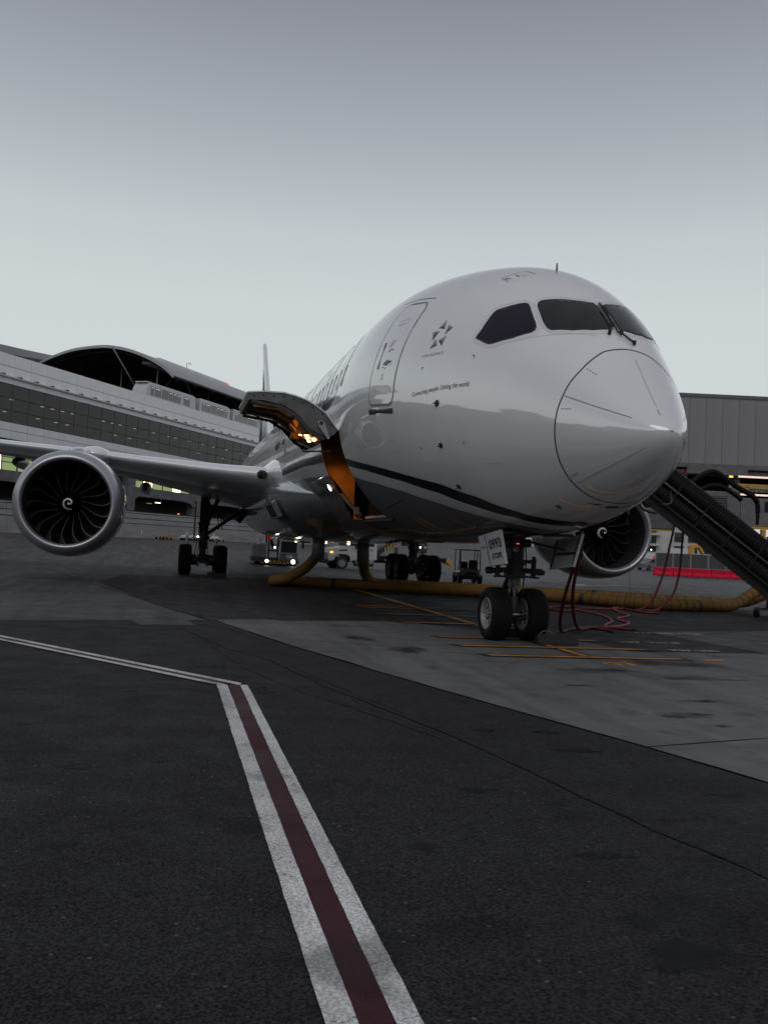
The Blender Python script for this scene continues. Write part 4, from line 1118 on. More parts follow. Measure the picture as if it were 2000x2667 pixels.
# ---- landing gear
tyre_p = lambda Rr, w: [(-w * .42, Rr * .58), (-w * .5, Rr * .72), (-w * .49, Rr * .86), (-w * .40, Rr * .955), (-w * .22, Rr * .992), (0, Rr), (w * .22, Rr * .992), (w * .40, Rr * .955), (w * .49, Rr * .86), (w * .5, Rr * .72), (w * .42, Rr * .58)]
def wheel_meshes(Rr, w, nm):
    mb = MB(); P = tyre_p(Rr, w)
    mb.lathe(P, (0, 0, 0), 'y', 48)
    for g in (-.2, -.07, .07, .2):
        mb.lathe([(g * w - .004, Rr * .994), (g * w, Rr * .982), (g * w + .004, Rr * .994)], (0, 0, 0), 'y', 48)
    t_ = mb.mesh('wheel', TYRE, 'all')
    mb = MB()
    for q in (1, -1):
        mb.lathe([(q * w * .43, Rr * .60), (q * w * .46, Rr * .57), (q * w * .40, Rr * .53), (q * w * .26, Rr * .46), (q * w * .20, Rr * .30), (q * w * .22, Rr * .17), (q * w * .38, Rr * .15), (q * w * .40, .001)], (0, 0, 0), 'y', 36)
    r_ = mb.mesh('wheel_rim', RIM, 35)
    mb = MB()
    for q in (1, -1):
        for k in range(9):
            a = 2 * math.pi * k / 9
            mb.lathe([(q * w * .235, Rr * .055), (q * w * .245, .001)], (Rr * .37 * math.sin(a), 0, Rr * .37 * math.cos(a)), 'y', 10)
        for k in range(10):
            a = 2 * math.pi * (k + .5) / 10
            mb.lathe([(q * w * .30, Rr * .02), (q * w * .42, Rr * .018), (q * w * .425, .001)], (Rr * .21 * math.sin(a), 0, Rr * .21 * math.cos(a)), 'y', 6)
    h_ = mb.mesh('rim_holes', GEAR_DARK)
    return t_, r_, h_
def put_wheel(ms, loc):
    t_ = link('wheel', ms[0], plane, loc)
    link('wheel_rim', ms[1], t_); tag(link('rim_holes', ms[2], t_), kind='stuff')
    return t_
NWH = wheel_meshes(.505, .40, 'n'); MWH = wheel_meshes(.675, .54, 'm')
XN, XM_ = 5.3, 31.13
for y in (.36, -.36): put_wheel(NWH, (XN, y, .497))
mb = MB()
mb.cyl((XN, 0, 1.20), (XN, 0, 2.4), .165, 24); mb.cyl((XN, 0, 1.18), (XN, 0, 1.30), .20, 24); mb.cyl((XN, 0, 1.42), (XN, 0, 1.50), .205, 24)
mb.beam((XN + .1, 0, 1.5), (XN + 1.4, 0, 2.3), .12); mb.beam((XN + .1, .3, 2.2), (XN, 0, 1.75), .09); mb.beam((XN + .1, -.3, 2.2), (XN, 0, 1.75), .09)
mb.box((XN, 0, 1.85), (.3, .55, .16), 0, None, 1, .03)
ng = obj('nose_gear_strut', mb, GEAR_DARK, plane, 35)
mb = MB(); mb.cyl((XN, 0, 1.02), (XN, 0, 1.19), .117, 20); mb.cyl((XN, 0, 1.04), (XN, 0, 1.06), .127, 20); obj('oleo_collar', mb, GEAR, ng, 35)
mb = MB(); mb.cyl((XN, 0, .82), (XN, 0, 1.03), .072, 20); obj('oleo_piston', mb, CHROME, ng, 35)
mb = MB(); mb.tube([(XN, 0, .84), (XN, 0, .80), (XN, 0, .62), (XN, 0, .47)], [.09, .088, .065, .07], 18); mb.cyl((XN, -.5, .497), (XN, .5, .497), .055, 16)
mb.box((XN - .10, 0, .50), (.06, .26, .12), 0, None, 1, .02)
obj('axle_fork', mb, GEAR, ng, 35)
mb = MB(); mb.cyl((XN - .13, -.13, .50), (XN - .13, .13, .50), .05, 14); mb.cyl((XN - .13, -.15, .50), (XN - .13, -.13, .50), .06, 14); mb.cyl((XN - .13, .13, .50), (XN - .13, .15, .50), .06, 14); obj('tow_fitting', mb, CHROME, ng, 35)
mb = MB()
mb.beam((XN + .12, .04, 1.22), (XN + .38, .04, .95), .12, .06); mb.beam((XN + .38, .04, .95), (XN + .10, .04, .62), .11, .06)
obj('torque_link', mb, GEAR_DARK, ng)
for q in (1, -1):
    mb = MB()
    mb.cyl((XN - .08, .16 * q, 1.33), (XN - .02, .58 * q, 1.30), .05, 12); mb.cyl((XN - .08, .12 * q, 1.50), (XN - .05, .40 * q, 1.50), .035, 10)
    mb.cyl((XN - .05, .36 * q, 1.22), (XN - .05, .36 * q, 1.55), .05, 12); mb.cyl((XN - .05, .36 * q, 1.55), (XN - .05, .36 * q, 1.60), .035, 12)
    mb.beam((XN - .1, .1 * q, 1.22), (XN - .1, .45 * q, 1.20), .05, .04); mb.box((XN, .50 * q, 1.31), (.12, .16, .13), 0, None, 1, .03)
    obj('steering_actuator', mb, GEAR_DARK, ng, 35)
mb = MB()
for pts in ([(XN - .18, .12, 2.0), (XN - .22, .16, 1.6), (XN - .2, .13, 1.3), (XN - .16, .1, .95), (XN - .08, .09, .7)], [(XN - .17, -.1, 2.0), (XN - .23, -.13, 1.55), (XN - .2, -.12, 1.2), (XN - .1, -.1, .7)], [(XN - .1, .2, 1.9), (XN - .16, .26, 1.7), (XN - .14, .2, 1.45)]):
    mb.tube(smooth_path(pts, 6), .012, 6)
tag(obj('hydraulic_lines', mb, BLACK, ng, 'all'), kind='stuff')
mb = MB(); mb.lathe([(-.04, .001), (-.035, .05), (0, .06), (.08, .05)], (XN - .24, .08, 1.72), 'x', 14); obj('taxi_lamp', mb, RIM, ng, 'all')
for y in (.02, .05):
    mb = MB(); mb.box((XN - .2, y, 1.83), (.012, .012, .010)); obj('indicator_lamp', mb, RED_LAMP, ng)
# nose gear doors
for q in (1, -1):
    mb = MB()
    P = [(4.03, .80 * q, 2.05), (5.17, .80 * q, 1.93), (5.13, .67 * q, 1.37), (4.06, .66 * q, 1.46)]
    P2 = [(x, y - .05 * q, z) for x, y, z in P]
    mb.add(P + P2, [(0, 1, 2, 3), (7, 6, 5, 4), (0, 4, 5, 1), (1, 5, 6, 2), (2, 6, 7, 3), (3, 7, 4, 0)])
    nd = obj('nose_gear_door', mb, WHITE, plane)
    mb = MB(); mb.beam((4.1, .75 * q, 1.98), (4.1, .64 * q, 1.5), .04); mb.beam((5.05, .75 * q, 1.92), (5.05, .63 * q, 1.42), .04); mb.beam((4.1, .68 * q, 1.7), (5.05, .68 * q, 1.66), .05); mb.beam((4.6, .7 * q, 1.75), (5.2, .1 * q, 1.9), .04)
    obj('door_stiffener', mb, GEAR_DARK, nd)
    # lettering on the outer face
    A, B, Cc = Vector(P[1]), Vector(P[0]), Vector(P[2])
    ex = (B - A); ez = (Cc - A); nrm = ex.cross(ez).normalized()
    if nrm.y * q < 0: nrm = -nrm
    def door_pt(u, v, o=.004): return tuple(A + ex * u + ez * v + nrm * o)
    def door_text(body, u0, u1, v0, v1, m, bold=.01):
        vv, ff = text_verts(body, 1.0, bold); xa, xb = min(p[0] for p in vv), max(p[0] for p in vv)
        mb = MB(); mb.add([door_pt(u0 + (u1 - u0) * ((p[0] - xa) / (xb - xa) if q > 0 else 1 - (p[0] - xa) / (xb - xa)), v1 + (v0 - v1) * p[1] / .7) for p in vv], ff)
        obj('door_lettering', mb, m, nd)
    door_text('0993', .42, .95, .22, .50, DARK_SILVER, .03)
    door_text('ETOPS', .48, .88, .66, .82, DARK_SILVER, .03)
    door_text('787-9', .05, .25, .36, .43, DARK_SILVER)
    mb = MB(); mb.add([door_pt(.30, .02), door_pt(.33, .02), door_pt(.33, .98), door_pt(.30, .98)], [(0, 1, 2, 3)]); obj('door_gap', mb, SEAM, nd)
# open wheel well
mb = MB(); mb.mm((4.0, -.58, 1.99), (6.6, .58, 2.03)); obj('nose_gear_well', mb, BLACK, plane)
# main gear
for q in (1, -1):
    yc = 4.9 * q
    for dx in (-.73, .73):
        for dy in (-.78, .78): put_wheel(MWH, (XM_ + dx, yc + dy * .985, .665))
    mb = MB(); mb.cyl((XM_, yc, 1.15), (XM_ - .1, yc, 3.9), .20, 22); mb.cyl((XM_, yc, 1.55), (XM_, yc, 1.75), .27, 22); mb.cyl((XM_ - .03, yc, 2.2), (XM_ - .04, yc, 2.35), .26, 22)
    mb.beam((XM_, yc - .05 * q, 1.75), (XM_ + .1, yc - 1.9 * q, 3.15), .16); mb.beam((XM_ - .1, yc, 2.0), (XM_ - 1.7, yc - .5 * q, 3.4), .13)
    mb.beam((XM_ - .1, yc - .9 * q, 2.45), (XM_ - .1, yc - .1 * q, 3.3), .07)
    mg = obj('main_gear_strut', mb, GEAR_DARK, plane, 35)
    mb = MB(); mb.cyl((XM_, yc, .66), (XM_, yc, 1.5), .15, 20); obj('oleo_piston', mb, GEAR, mg, 35)
    mb = MB(); mb.beam((XM_ - .95, yc, .66), (XM_ + .95, yc, .66), .28, .30)
    for dx in (-.73, .73):
        mb.cyl((XM_ + dx, yc - .8, .665), (XM_ + dx, yc + .8, .665), .09, 14)
        for d in (-.42, .42): mb.cyl((XM_ + dx, yc + d - .14, .665), (XM_ + dx, yc + d + .14, .665), .24, 18)
        for d in (-.22, .22): mb.cyl((XM_ + dx - .18, yc + d, .48), (XM_ + dx + .1, yc + d, .44), .06, 10)
    mb.box((XM_ - .82, yc, .80), (.35, .5, .3), 0, None, .8, .06); mb.cyl((XM_ - 1.0, yc, .70), (XM_ - .98, yc, .72), .12, 16)
    mb.beam((XM_ - .2, yc + .1, 1.3), (XM_ - .7, yc + .1, .85), .09); mb.beam((XM_ + .2, yc, 1.4), (XM_ + .5, yc, 1.0), .12, .07)
    obj('bogie_beam', mb, GEAR_DARK, mg, 35)
    mb = MB()
    for d in (-.12, .12, .2):
        mb.tube(smooth_path([(XM_ - .24, yc + d, 3.3), (XM_ - .28, yc + d, 2.4), (XM_ - .26, yc + d * 1.3, 1.6), (XM_ - .55, yc + d * 1.8, 1.0), (XM_ - .75, yc + d * 2, .7)], 5), .018, 6)
    for d in (.55, .7): mb.beam((XM_ - .15, yc - d * q, 2.75), (XM_ - .1, yc - (d + .12) * q, 2.05), .04)
    tag(obj('hydraulic_lines', mb, BLACK, mg, 'all'), kind='stuff')
    mb = MB(); mb.box((XM_ - .05, yc + .42 * q, 2.35), (1.5, .05, 1.85), 0, None, .9, .02); obj('main_gear_door', mb, WINGGREY, plane)
    mb = MB(); mb.box((XM_ + .9, yc + .70 * q, 1.45), (.5, .05, .55), .15, None, 1, .02); mb.box((XM_ + .9, yc - .62 * q, 1.4), (.4, .05, .5), .15, None, 1, .02); obj('lower_gear_door', mb, WHITE, plane)
    mb = MB(); mb.beam((XM_ - .6, yc - 1.85 * q, 2.98), (XM_ - .6, yc - 1.45 * q, 2.42), .05, .25); obj('inner_gear_door', mb, GEAR_DARK, plane)
    mb = MB(); mb.lathe([(-.03, .001), (-.02, .03), (0, .035)], (XM_ - .3, yc + .25 * q, 1.68), 'x', 10); obj('gear_lamp', mb, WHITE_LAMP, mg)

# ------------------------------------------------------------------ terminal with the people mover on its deck
term = thing('terminal_building', 'long pale panelled terminal with a dark window band and vaulted roof behind the wing', 'terminal', (TP0.x, TP0.y, 0), -TA)
T0, NCOL, PW = -32.4 - 3.1 * 12, 52, 3.1
def panel_mesh(h, name, m, g=.035, d=.10):
    mb = MB(); mb.box((PW / 2, 0, h / 2), (PW - g, d, h - g), 0, None, 1, .012); return mb.mesh(name, m)
rows = [(22.15, 23.72, PANEL), (20.85, 22.13, PANEL), (19.95, 20.72, PANEL), (14.08, 15.08, PANEL2), (13.0, 14.06, PANEL2)]
pm = [panel_mesh(b - a, 'facade_panel', m) for a, b, m in rows]
win_rows = [(18.22, 19.93), (16.66, 18.20), (15.10, 16.64)]
wm = [panel_mesh(b - a, 'window_pane', GLASSPANE, .06, .03) for a, b in win_rows]
for k in range(NCOL):
    t = T0 + k * PW
    for (a, b, m), me in zip(rows, pm):
        link('facade_panel', me, term, (t, random.uniform(-.006, .006), a))
    for (a, b), me in zip(win_rows, wm):
        link('window_pane', me, term, (t, .03, a))
TE = T0 + NCOL * PW
mb = MB()
for k in range(NCOL + 1):
    mb.mm((T0 + k * PW - .03, -.02, 13.0), (T0 + k * PW + .03, .10, 23.7))
for z in (16.65, 18.21, 19.94, 15.09, 20.78, 22.14, 14.07):
    mb.mm((T0, -.035, z - .02), (TE, .08, z + .02))
obj('mullion_grid', mb, MULLION, term)
mb = MB(); mb.mm((T0, -.55, 20.70), (TE, -.08, 20.80)); mb.mm((T0, -.6, 20.80), (TE, -.55, 20.86)); obj('gutter_ledge', mb, PANEL2, term)
bk = MB().prism([(0, 0), (.9, 0), (.9, .22), (.5, .22)], 'y', -.45, -.12).mesh('ledge_lamp', MULLION)
for k in range(NCOL): link('ledge_fixture', bk, term, (T0 + k * PW + .15, -.1, 20.86))
mb = MB(); mb.mm((T0, .3, 22.0), (TE, .34, 23.6)); mb.mm((T0, .3, 19.9), (TE, .34, 20.8)); mb.mm((T0, .3, 13.0), (TE, .34, 15.05)); mb.mm((T0, .1, 22.5), (TE, 30, 22.7)); mb.mm((T0, .1, 13.0), (TE, 30, 13.1))
obj('backing_wall', mb, MULLION, term)
mb = MB(); mb.mm((T0, 7, 13.1), (TE, 7.1, 22.5)); mb.mm((T0, .36, 15.0), (TE, 7, 15.08)); mb.mm((T0, .36, 19.95), (TE, 7, 20.0))
for k in range(0, NCOL, 2): mb.mm((T0 + k * PW + .5, 2.6, 15.1), (T0 + k * PW + 1.0, 3.1, 19.95))
for k in range(18): mb.mm((T0 + 8 * k + random.uniform(0, 4), 3.2, 15.1), (T0 + 8 * k + random.uniform(5, 8), 3.5, random.uniform(16.6, 19)))
obj('concourse_interior', mb, INTERIOR, term)
lm = MB().box((0, 0, 0), (.45, .35, .08)).mesh('ceiling_lamp', WARM_LAMP)
for t in (-33.2, -31, -24.6, -22.6, -20.6, -18.4, -11.2, -9.2, -7.1, -3.3, 2.3, 7.0, 8.8, 13.5, 18.2, 22.0, 27.1, 33.0, 38.5, 41.0, 45):
    link('ceiling_lamp', lm, term, (t + random.uniform(-.3, .3), 1.6, 18.35))
    if random.random() < .6: link('ceiling_lamp', lm, term, (t + random.uniform(-.3, .3), 2.4, 16.75))
# undercroft: piers, beam with flat arches, lit windows, retaining wall
PI0, PST = -46.4, 20.15
for k in range(7):
    t = PI0 + PST * k
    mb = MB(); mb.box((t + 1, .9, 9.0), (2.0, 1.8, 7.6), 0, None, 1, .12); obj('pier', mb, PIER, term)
    # beam with coved ends
    a, b = t + 2.0, t + PST
    P = [(a, 9.05), (a, 6.5), (a + .5, 7.2), (a + 1.4, 7.62), (b - 3.5, 7.62), (b - 1.0, 7.3), (b, 6.6), (b, 9.05)]
    mb = MB(); mb.prism(P, 'y', .3, 1.5); obj('arch_beam', mb, PIER, term)
    if k in (0, 2, 3, 5):
        for j in range(6):
            x0 = a + .3 + j * 2.9
            mb = MB(); mb.mm((x0, 1.0, 9.1), (x0 + 2.75, 1.05, 11.2)); w_ = obj('lit_window', mb, GREEN_LAMP if (j + k) % 3 else WARM_LAMP, term)
            mb = MB(); mb.mm((x0 - .08, .9, 9.05), (x0 + .02, .99, 11.3)); mb.mm((x0, .9, 10.1), (x0 + 2.75, .99, 10.2)); mb.mm((x0, .9, 10.75), (x0 + 2.75, .99, 10.85)); obj('window_bar', mb, MULLION, w_)
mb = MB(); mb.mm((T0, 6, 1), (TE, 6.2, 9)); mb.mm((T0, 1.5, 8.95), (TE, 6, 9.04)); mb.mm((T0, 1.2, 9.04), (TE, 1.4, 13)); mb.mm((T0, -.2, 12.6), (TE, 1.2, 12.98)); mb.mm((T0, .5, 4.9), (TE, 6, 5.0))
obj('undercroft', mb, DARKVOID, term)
for t, z, m in ((-1.4, 6.9, GREEN_LAMP), (4.6, 6.85, GREEN_LAMP), (7.2, 7.1, WARM_LAMP), (-33, 6.2, WARM_LAMP)):
    mb = MB(); mb.box((t, 3.2, z), (1.2, .3, .12)); obj('tube_lamp', mb, m, term)
mb = MB(); mb.lathe([(0, .16), (.1, .14), (.16, .02)], (8.6, -.05, 5.32), 'z', 12); obj('warning_beacon', mb, RED_LAMP, term, 'all')
# blast wall of precast courses in front of the undercroft
bw = thing('blast_wall', 'low grey concrete wall of precast courses along the foot of the terminal', 'wall', (TP0.x, TP0.y, 0), -TA)
zc = [0.6, 3.28, 4.08, 4.88, 5.34]
for k in range(11):
    a = T0 + 12 + k * 12.6
    for i, (z0, z1) in enumerate(zip(zc, zc[1:])):
        mb = MB()
        y0 = -.42 if i == 0 else -.25 + .05 * i
        mb.add([(a + .03, y0, z0 + .05), (a + 12.57, y0, z0 + .05), (a + 12.57, y0 + .10, z1 - .05), (a + .03, y0 + .10, z1 - .05), (a + .03, .25, z0 + .05), (a + 12.57, .25, z0 + .05), (a + 12.57, .25, z1 - .05), (a + .03, .25, z1 - .05)], [(0, 1, 2, 3), (4, 5, 1, 0), (3, 2, 6, 7), (5, 4, 7, 6), (1, 5, 6, 2), (4, 0, 3, 7)])
        obj('wall_course', mb, CONC_WALL, bw)
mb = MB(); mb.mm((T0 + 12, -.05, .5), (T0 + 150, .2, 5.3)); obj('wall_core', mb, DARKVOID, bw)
for t in (-2.6, 20.0, -25):
    mb = MB(); mb.box((t, -.45, 2.0), (.14, .06, .55), 0); obj('wall_marker', mb, SWIRL, bw, rot=(0, 0, 0))
dt = thing('distant_terminal', 'long low grey terminal wall far away beneath the fuselage', 'terminal', (TP0.x, TP0.y, 0), -TA)
mb = MB(); mb.mm((92, -.4, .8), (520, .4, 5.2)); obj('lower_wall', mb, CONC_WALL, dt)
mb = MB(); mb.mm((92, 2, 5.2), (520, 3, 16)); obj('upper_wall', mb, PANEL2, dt)
for k in range(28):
    mb = MB(); mb.mm((94 + k * 15, 1.9, 8.5), (105.5 + k * 15, 1.99, 12)); obj('window', mb, GLASSDK, dt)
# vaulted roof over the people-mover station
arc = [(1.2, 28.4), (3.0, 29.9), (6.0, 31.5), (9.3, 32.75), (12.5, 33.5), (16.0, 33.8), (21.2, 33.4), (25, 32.5), (28.5, 31.2), (32.5, 28.8)]
arc = [(p.x, p.y) for p in smooth_path([(a, b, 0) for a, b in arc], 4)]
def vault(x0, x1, off, th_):
    P = [(a, b + off) for a, b in arc] + [(a, b + off + th_) for a, b in reversed(arc)]
    return MB().prism(P, 'x', x0, x1)
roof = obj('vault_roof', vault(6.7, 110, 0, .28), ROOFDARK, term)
obj('roof_fascia', vault(6.3, 6.72, -.12, .40), ROOFEDGE, roof)
obj('roof_sheet', vault(6.5, 110, .29, .12), ROOFEDGE, roof)
mb = MB()
for x in range(8, 100, 6):
    for (a, b), (c, d) in list(zip(arc, arc[1:]))[::1]:
        mb.beam((x, a, b - .5), (x, c, d - .5), .18)
    for i in range(0, len(arc) - 3, 3):
        mb.beam((x, arc[i][0], arc[i][1] - .1), (x + 6, arc[i + 3][0], arc[i + 3][1] - .2), .12); mb.beam((x + 6, arc[i][0], arc[i][1] - .1), (x, arc[i + 3][0], arc[i + 3][1] - .2), .12)
for i in range(2, len(arc), 4): mb.beam((7, arc[i][0], arc[i][1] - .35), (100, arc[i][0], arc[i][1] - .35), .16)
tag(obj('roof_truss', mb, BRIDGE_DARK, roof), kind='stuff')
mb = MB(); mb.beam((6.5, 2.6, 29.35), (110, 2.6, 29.35), .35, .5); obj('eave_beam', mb, BRIDGE_DARK, roof)
for k, x in enumerate((9.4, 27, 45, 63)):
    mb = MB(); mb.tube([(x - .9, 5.8, 22.7), (x, 6, 31.3)], .16, 10); mb.tube([(x - 2, 6, 22.7), (x - 12 if k == 0 else x - 8, 7, 31.6)], .12, 10); mb.tube([(x, 9, 22.7), (x + 8, 7, 31.6)], .12, 10); mb.tube([(x + 5, 17, 22.7), (x + 5, 17, 33.4)], .16, 10)
    obj('roof_strut', mb, STEEL, roof, 'all')
mb = MB(); mb.mm((6.8, 33, 22.7), (110, 33.4, 30)); obj('station_rear_wall', mb, BRIDGE_DARK, term)
mb = MB(); mb.mm((14.7, 9.5, 32.5), (41, 13, 33.6)); rp = obj('roof_plant', mb, PANEL2, term)
mb = MB(); mb.lathe([(0, .18), (.15, .16), (.3, .02)], (40.6, 9.3, 33.6), 'z', 12); obj('warning_beacon', mb, RED_LAMP, rp, 'all')
mb = MB(); mb.tube([(25, 10, 33.6), (25, 10, 34.6), (25.5, 9.8, 34.8), (26, 9.7, 34.6)], .06, 6); obj('roof_lamp_post', mb, STEEL, rp)
# roof of the wing farther back on the left
P = [(-70, 29.0), (-70, 30.0), (-30, 31.4), (-10, 32.4), (4, 33.2), (14, 33.9), (20, 34.0), (20, 32.8), (14, 32.9), (4, 31.9), (-10, 31.0), (-30, 29.8)]
mb = MB(); mb.prism(P, 'y', 30, 60); obj('rear_roof', mb, ROOFEDGE, term)
mb = MB(); mb.mm((-70, 31, 22.7), (2, 31.4, 30.2)); obj('rear_wall', mb, PANEL2, term)
DIM_LAMP = mat('dim_interior_lamp', (.8, .8, .75), .4, emit=(1, .95, .85), estr=.7)
# people mover cars
cars = [('first', -1.3, 14.3, 'white people mover car with the sloped front end leading the train'), ('mid', 15.6, 26.8, 'white people mover car coupled in the middle of the train'), ('last', 28.0, 39.0, 'white people mover car at the rear beside the open cargo door')]
for kind, a, b, lab in cars:
    o = TP0 + TDIR * a + TNOR * 2.5
    c = thing('train_car', lab, 'train car', (o.x, o.y, 22.72), -TA, 'people mover cars on the terminal deck')
    L = b - a
    nose = 1.1 if kind == 'first' else .25
    prof_ = [(0, .25), (0, 1.0), (nose * .35, 2.6), (nose, 3.45), (L - .45, 3.5), (L - .1, 3.3), (L, 1.0), (L, .25)]
    mb = MB(); mb.prism(prof_, 'y', -1.3, 1.3); obj('body', mb, TRAINW, c)
    xs = [1.9] + [2.0 + (L - 3.0) * f for f in (.14, .30, .44, .60, .74, .9)]
    for i, (x0, w_) in enumerate(((1.5, .9), (2.7, 1.9), (4.9, 1.9), (7.0, 1.0), (8.2, 1.1), (9.5, 1.0), (11.6, 1.9)) if kind == 'first' else ((.9, .9), (2.1, 1.9), (4.3, 1.6), (6.2, 1.0), (7.4, 1.6), (9.3, .9))):
        if x0 + w_ > L - .3: continue
        mb = MB(); mb.mm((x0, -1.33, 1.55), (x0 + w_, -1.29, 3.0)); wn_ = obj('window', mb, GLASSDK, c)
        if random.random() < .8:
            mb = MB(); mb.mm((x0 + .2, -1.345, 2.74), (x0 + w_ * .8, -1.331, 2.79)); obj('interior_lamp', mb, DIM_LAMP, wn_)
    if kind == 'first':
        mb = MB(); mb.add([(.02, -1.1, 1.2), (.02, 1.1, 1.2), (nose * .8, 1.1, 3.1), (nose * .8, -1.1, 3.1)], [(0, 1, 2, 3)])
        mb.v = [(x - .03, y, z) for x, y, z in mb.v]; obj('windscreen', mb, GLASSDK, c)
    mb = MB(); mb.mm((.6, -1.1, 3.5), (L - .6, 1.1, 3.66)); obj('roof_unit', mb, TRAINW, c)
    mb = MB(); mb.mm((.3, -1.2, 0), (L - .3, 1.2, .3)); obj('underframe', mb, VEHD, c)
o = TP0 + TDIR * 39.6 + TNOR * 2.5
tb = thing('tail_lamp_housing', 'small white box with an orange glow right behind the last people mover car', 'equipment box', (o.x, o.y, 22.7), -TA)
mb = MB(); mb.box((1.6, 0, 1.3), (2.8, 1.6, 2.6), 0, None, 1, .08); obj('box_body', mb, TRAINW, tb)
mb = MB(); mb.mm((1.6, -.84, 1.0), (2.7, -.80, 1.5)); obj('box_lamp', mb, ORANGE_LAMP, tb)

# ------------------------------------------------------------------ concourse behind the camera (seen only mirrored in the paint)
cc = thing('concourse_building', 'grey concourse with a lit window row, mirrored in the glossy nose paint', 'building', (-46, 30, 0), R(8))
mb = MB(); mb.mm((-14, -260, 0), (0, 110, 12.5)); obj('wall', mb, REFLECTED, cc)
mb = MB(); mb.mm((-15, -262, 12.5), (1.2, 112, 13.6)); obj('roof', mb, MULLION, cc)
for k in range(40):
    mb = MB(); mb.mm((.02, -250 + k * 9, 5.2), (.10, -242.4 + k * 9, 9.2)); obj('window', mb, GLASSDK, cc)
FLOOD = mat('flood_lamp', (.9, .8, .6), .3, emit=(1, .80, .50), estr=22)
for k in range(14):
    yk = -150 + k * 17 + (k % 3) * 3
    mb = MB(); mb.box((.2, yk, 14.6), (.6, .9, .7)); fl = obj('flood_lamp', mb, FLOOD, cc)
    mb = MB(); mb.box((-.3, yk, 14.0), (.2, .2, 1.0)); obj('lamp_post', mb, MULLION, fl)
sb = thing('pier_building', 'grey gate pier seen only as a reflection low along the starboard fuselage', 'building', (20, 62, 0), R(-4))
for x0, x1, h in ((-60, -38, 9.5), (-38, -20, 12.5), (-20, 4, 8.6), (4, 12, 13.4), (12, 40, 10.2), (40, 70, 11.8)):
    mb = MB(); mb.mm((x0, 0, 0), (x1, 16, h)); obj('wall', mb, REFLECTED, sb)
    mb = MB(); mb.mm((x0 - .3, -.6, h), (x1 - .5, 16.5, h + .5)); obj('roof', mb, MULLION, sb)
    mb = MB(); mb.mm(((x0 + x1) / 2 - 2, 3, h + .5), ((x0 + x1) / 2 + 3, 6, h + 2.2)); obj('roof_plant', mb, MULLION, sb)
for k in range(14):
    mb = MB(); mb.mm((-58 + k * 9, -.08, 5), (-51 + k * 9, -.01, 8.8)); obj('window', mb, GLASSDK, sb)

# ------------------------------------------------------------------ ducts, cables, chocks
def duct(name, label, pts, r_, rib_from=None):
    path = smooth_path(pts, 10)
    root = thing(name, label, 'duct', tuple(path[len(path) // 2].xy) + (0,), 0)
    o = root.location
    loc = [p - Vector((o.x, o.y, 0)) for p in path]
    # wrinkled fabric: radius varies; spiral ribs in the newer lengths
    acc = 0; fine = []
    for a, b in zip(loc, loc[1:]):
        n_ = max(1, int((b - a).length / .045))
        for i in range(n_): fine.append(a + (b - a) * (i / n_))
    fine.append(loc[-1]); rr = []; d = 0
    for i, p in enumerate(fine):
        if i: d += (p - fine[i - 1]).length
        wob = 1 + .03 * math.sin(d * 2.3) + .02 * math.sin(d * 5.1 + 1)
        ribbed = rib_from is None or p.y + o.y < rib_from
        rib = -.085 * max(0, math.cos(2 * math.pi * d / .26)) ** 4 if ribbed else -.012 * max(0, math.cos(2 * math.pi * d / .26)) ** 4
        rr.append(r_ * (wob + rib))
    obj('duct_sleeve', MB().tube(fine, rr, 20), YELLOW, root, 'all')
    d = 0; last = -9
    mbr = MB(); mbb = MB()
    for i in range(1, len(fine) - 1):
        d += (fine[i] - fine[i - 1]).length
        dirv = (fine[i + 1] - fine[i - 1]).normalized()
        if d - last > .26:
            last = d
            if rib_from is None or fine[i].y + o.y < rib_from:
                mbr.tube([fine[i] - dirv * .016, fine[i] + dirv * .016], rr[i] * 1.035, 20, False)
    if mbr.v: tag(obj('duct_ribs', mbr, DUCTBAND, root, 'all'), kind='stuff')
    return root, fine, o
def band(root, fine, o, y, r_, w=.16):
    i = min(range(1, len(fine) - 1), key=lambda k: abs(fine[k].y + o.y - y))
    dv = (fine[i + 1] - fine[i - 1]).normalized()
    obj('duct_band', MB().tube([fine[i] - dv * w / 2, fine[i] + dv * w / 2], r_ * 1.04, 20, False), DUCTBAND, root, 'all')
RD = .19
d1, f1, o1 = duct('air_duct', 'yellow fabric air duct lying nearest the nose wheels, doubled back up to the belly', [(17.2, -14.1, 1.0), (16.9, -13.2, .62), (16.55, -12.2, .22), (16.2, -11.0, .19), (16.0, -9.3, .19), (16.95, -8.0, .19), (18.0, -7.2, .19), (18.9, -6.15, .19), (19.6, -5.0, .19), (21.0, -2.65, .19), (22.0, -1.3, .19), (22.7, .4, .19), (22.9, 1.9, .19), (23.0, 2.5, .19), (22.7, 2.55, .22), (22.3, 2.1, .35), (21.6, 1.6, .75), (20.9, 1.3, 1.25)], RD, -7.4)
for y in (-7.35, -10.6, .35): band(d1, f1, o1, y, RD)
mb = MB(); mb.cyl((20.85 - o1.x, 1.3 - o1.y, 1.15), (20.7 - o1.x, 1.3 - o1.y, 1.85), .22, 18); obj('duct_coupling', mb, VEHG, d1, 'all')
d2, f2, o2 = duct('air_duct', 'yellow ribbed air duct running just behind the nearer one, rising beside the truck', [(18.2, -14.9, .8), (18.0, -14.3, .5), (18.2, -13.4, .22), (19.0, -11.8, .19), (20.2, -10.2, .19), (21.4, -8.2, .19), (22.2, -6.6, .19), (22.6, -5.0, .19), (23.2, -3.6, .19), (23.4, -2.4, .2), (23.0, -1.3, .25), (22.1, -.7, .6), (21.4, -.45, 1.15)], RD, -6.0)
band(d2, f2, o2, -9.2, RD)
